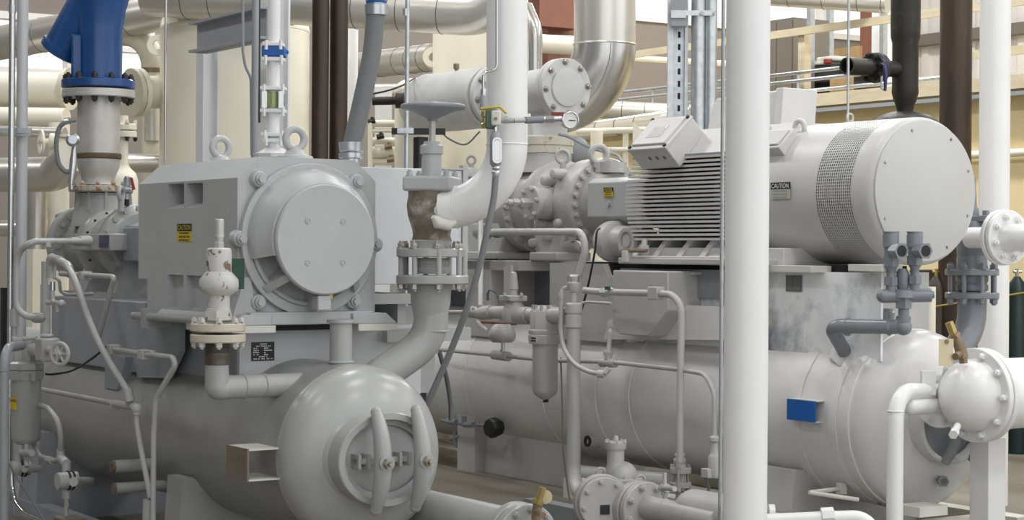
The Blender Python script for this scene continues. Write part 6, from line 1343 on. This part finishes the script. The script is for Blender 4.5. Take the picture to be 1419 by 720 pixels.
for a_, b_ in ((s0+.01, mid-.006), (mid+.006, s1-.01)):
    m = MB(); m.bx(a_, b_, 13.185, 13.2, ZM+.05, zt_-.03); m.part('door', LOCK, lk)
m = MB(); a, b = mz(1120, 13.0), mz(1163, 13.0); zt_ = P(1140, 91, t=13).z; m.bx(a, b, 13.0, 13.6, zt_-.16, zt_); m.bx(a, a+.05, 13.0, 13.6, ZM-.1, zt_); m.bx(b-.05, b, 13.0, 13.6, ZM-.1, zt_); m.single('work_table', DARK, 'dark work table on the mezzanine holding folded white sheets', 'table')
for i, (x, dz, w_, tilt) in enumerate(((1143, .004, .42, 0), (1160, .02, .25, .18))):
    c = P(x, 90, t=13.2); m = MB(); m.box(Vector((c.x, c.y, zt_+.03+dz*2)), w_, .35, .05, (U, V, Z)); o = m.single('folded_sheet', PLATEW, ('flat white folded sheet on the dark mezzanine table', 'smaller white bundle stacked at the right of the mezzanine table')[i], 'sheet', bev=.015)
m = MB(); c = P(1147, 89, t=13.0); m.box(Vector((c.x, c.y, zt_+.04)), .07, .06, .05, (U, V, Z)); m.single('red_block', RED, 'small red block at the front of the mezzanine table', 'block', bev=.01)
for (x0, x1, y0, t, lab) in ((1147, 1192, 66, 14.4, 'plywood sheet leaning behind the mezzanine table'), (1150, 1180, 104, 12.9, 'short plywood board standing behind the guard rail')):
    m = MB(); zt2 = P((x0+x1)/2, y0, t=t).z; m.bx(mz(x0, t), mz(x1, t), t, t+.03, ZM-.08, zt2); m.single('plywood_sheet', PLY, lab, 'board')
m = MB(); m.bx(mz(1120, 12.9)-.03, mz(1120, 12.9)+.03, 12.9, 12.96, ZM-.1, 4.6); m.single('slotted_post', GALV, 'slotted galvanised upright right of the timber post', 'post')
m = MB(); m.bx(mz(1147, 14.0)-.03, mz(1147, 14.0)+.03, 14.0, 14.06, ZM-.1, 4.3); m.single('slotted_post', GALV, 'galvanised upright at the left edge of the plywood sheet', 'post')
m = MB(); s_ = mz(1202, 16); m.bx(s_-.13, s_+.13, 16, 16.3, 0, 7.2); m.single('steel_column', REDBR, 'brown primed steel column rising past the right clerestory window', 'column')
m = MB(); m.bx(mz(1222, 14.5)-.16, mz(1222, 14.5)+.2, 14.5, 14.7, ZM-.1, 4.2); m.single('partition_board', PALE, 'pale grey upright board behind the dark pipe stub', 'board')
m = MB(); m.bx(mz(1221, 14.2)-.03, mz(1221, 14.2)+.03, 14.2, 14.26, ZM-.1, 4.2); m.single('slotted_post', GALV, 'slotted galvanised upright beside the pale grey board', 'post')
oh = thing('overhead_clad_pipe', 'cream clad overhead pipe above the mezzanine at top right', 'pipe', P(1150, 2, d=18))
m = MB(); a, b = P(1040, -8, d=18.3), P(1231, 4, d=17.6); m.tube([a, b], .1, n=28); m.part('jacket', ALU, oh)
for k in (.3, .55, .8, .97):
    m = MB(); m.torus(a.lerp(b, k), b-a, .1, .004, 28, 6); m.part('seam', SEAM, oh)
m = MB(); m.bx(-11.0, -10.6, 16.0, 16.3, 0, 5.5); m.single('wall_post', CONDG, 'grey steel post against the white siding at right', 'post')
# things along the tan wall at floor level, far right
for i, (px, mat_, lab) in enumerate(((1296, mat('dark_brown_cylinder', (56, 47, 36), .5), 'dark brown gas cylinder left of the slate elbow pipe'), (1322, bpy.data.materials['dark_brown_cylinder'], 'dark brown gas cylinder behind the slate elbow pipe'), (1408, TEAL, 'dark teal gas cylinder right of the white far post'), (1431, TEAL, 'dark teal gas cylinder at the right picture edge'))):
    d = 14.6+.0*i; o = P(px, 600, d=d); o = Vector((o.x, o.y, 0)); ht = P(px, 383, d=d).z
    g = thing('gas_cylinder', lab, 'gas cylinder', o, 'gas cylinders by the tan wall')
    m = MB(); r = .065 if i < 2 else .062
    r = .075
    m.lathe(o, Z, [(0, r*.95), (.02, r), (ht-.12, r), (ht-.05, r*.8), (ht-.01, r*.4), (ht, r*.35)], 24); m.part('body', mat_, g)
    m = MB(); m.tube([o+Z*ht, o+Z*(ht+.06)], .016, n=8); m.tube([o+Z*(ht+.04)-Vector((.03, 0, 0)), o+Z*(ht+.04)+Vector((.035, 0, 0))], .013, n=8); m.part('valve', BRASS if i < 2 else CHROME, g)
m = MB(); a, b = P(1274, 440, d=15.2), P(1356, 440, d=15.2); zt_ = P(1315, 374, d=15.2).z; m.box(Vector(((a.x+b.x)/2, 15.4, zt_/2)), b.x-a.x, .4, zt_, XYZ); m.single('dark_crate', mat('dark_brown_crate', (58, 47, 36), .7, var=.2, scale=6), 'dark brown crate behind the brown gas cylinders', 'crate', bev=.01)
m = MB(); a, b = P(1272, 428, d=14.45), P(1440, 402, d=14.45); m.tube([a, b], .007, n=8); m.single('yellow_bar', mat('dull_yellow', (150,132,52), .6), 'thin yellow retaining bar in front of the gas cylinders', 'bar')
# ================================================================ groups of look-alikes
GROUPS = {'brown_pipe': 'pair of bare brown pipes', 'galvanised_conduit': 'fat galvanised conduits over the motor', 'cream_vessel': 'cream upright vessels',
          'sight_drain_valve': 'striped drain valves at far left', 'folded_sheet': 'folded sheets on the mezzanine table', 'slotted_post': 'slotted uprights on the mezzanine',
          'plywood_sheet': 'plywood on the mezzanine', 'overhead_clad_pipe': 'overhead clad pipes', 'clad_pipe': 'aluminium clad pipes', 'brass_relief_valve': 'brass relief valves with tags',
          'white_post': 'white round posts', 'oil_filter': 'hanging oil filter canisters', 'cream_pipe': 'cream horizontal pipes', 'screw_compressor': 'screw compressors', 'discharge_riser': 'discharge risers', 'check_valve': 'wafer check valves', 'stop_valve': 'stop valves'}
for o in C.objects:
    k = o.name.split('.')[0]
    if o.parent is None and k in GROUPS and 'category' in o: o['group'] = GROUPS[k]
for o in C.objects:
    if '_o' in o: del o['_o']
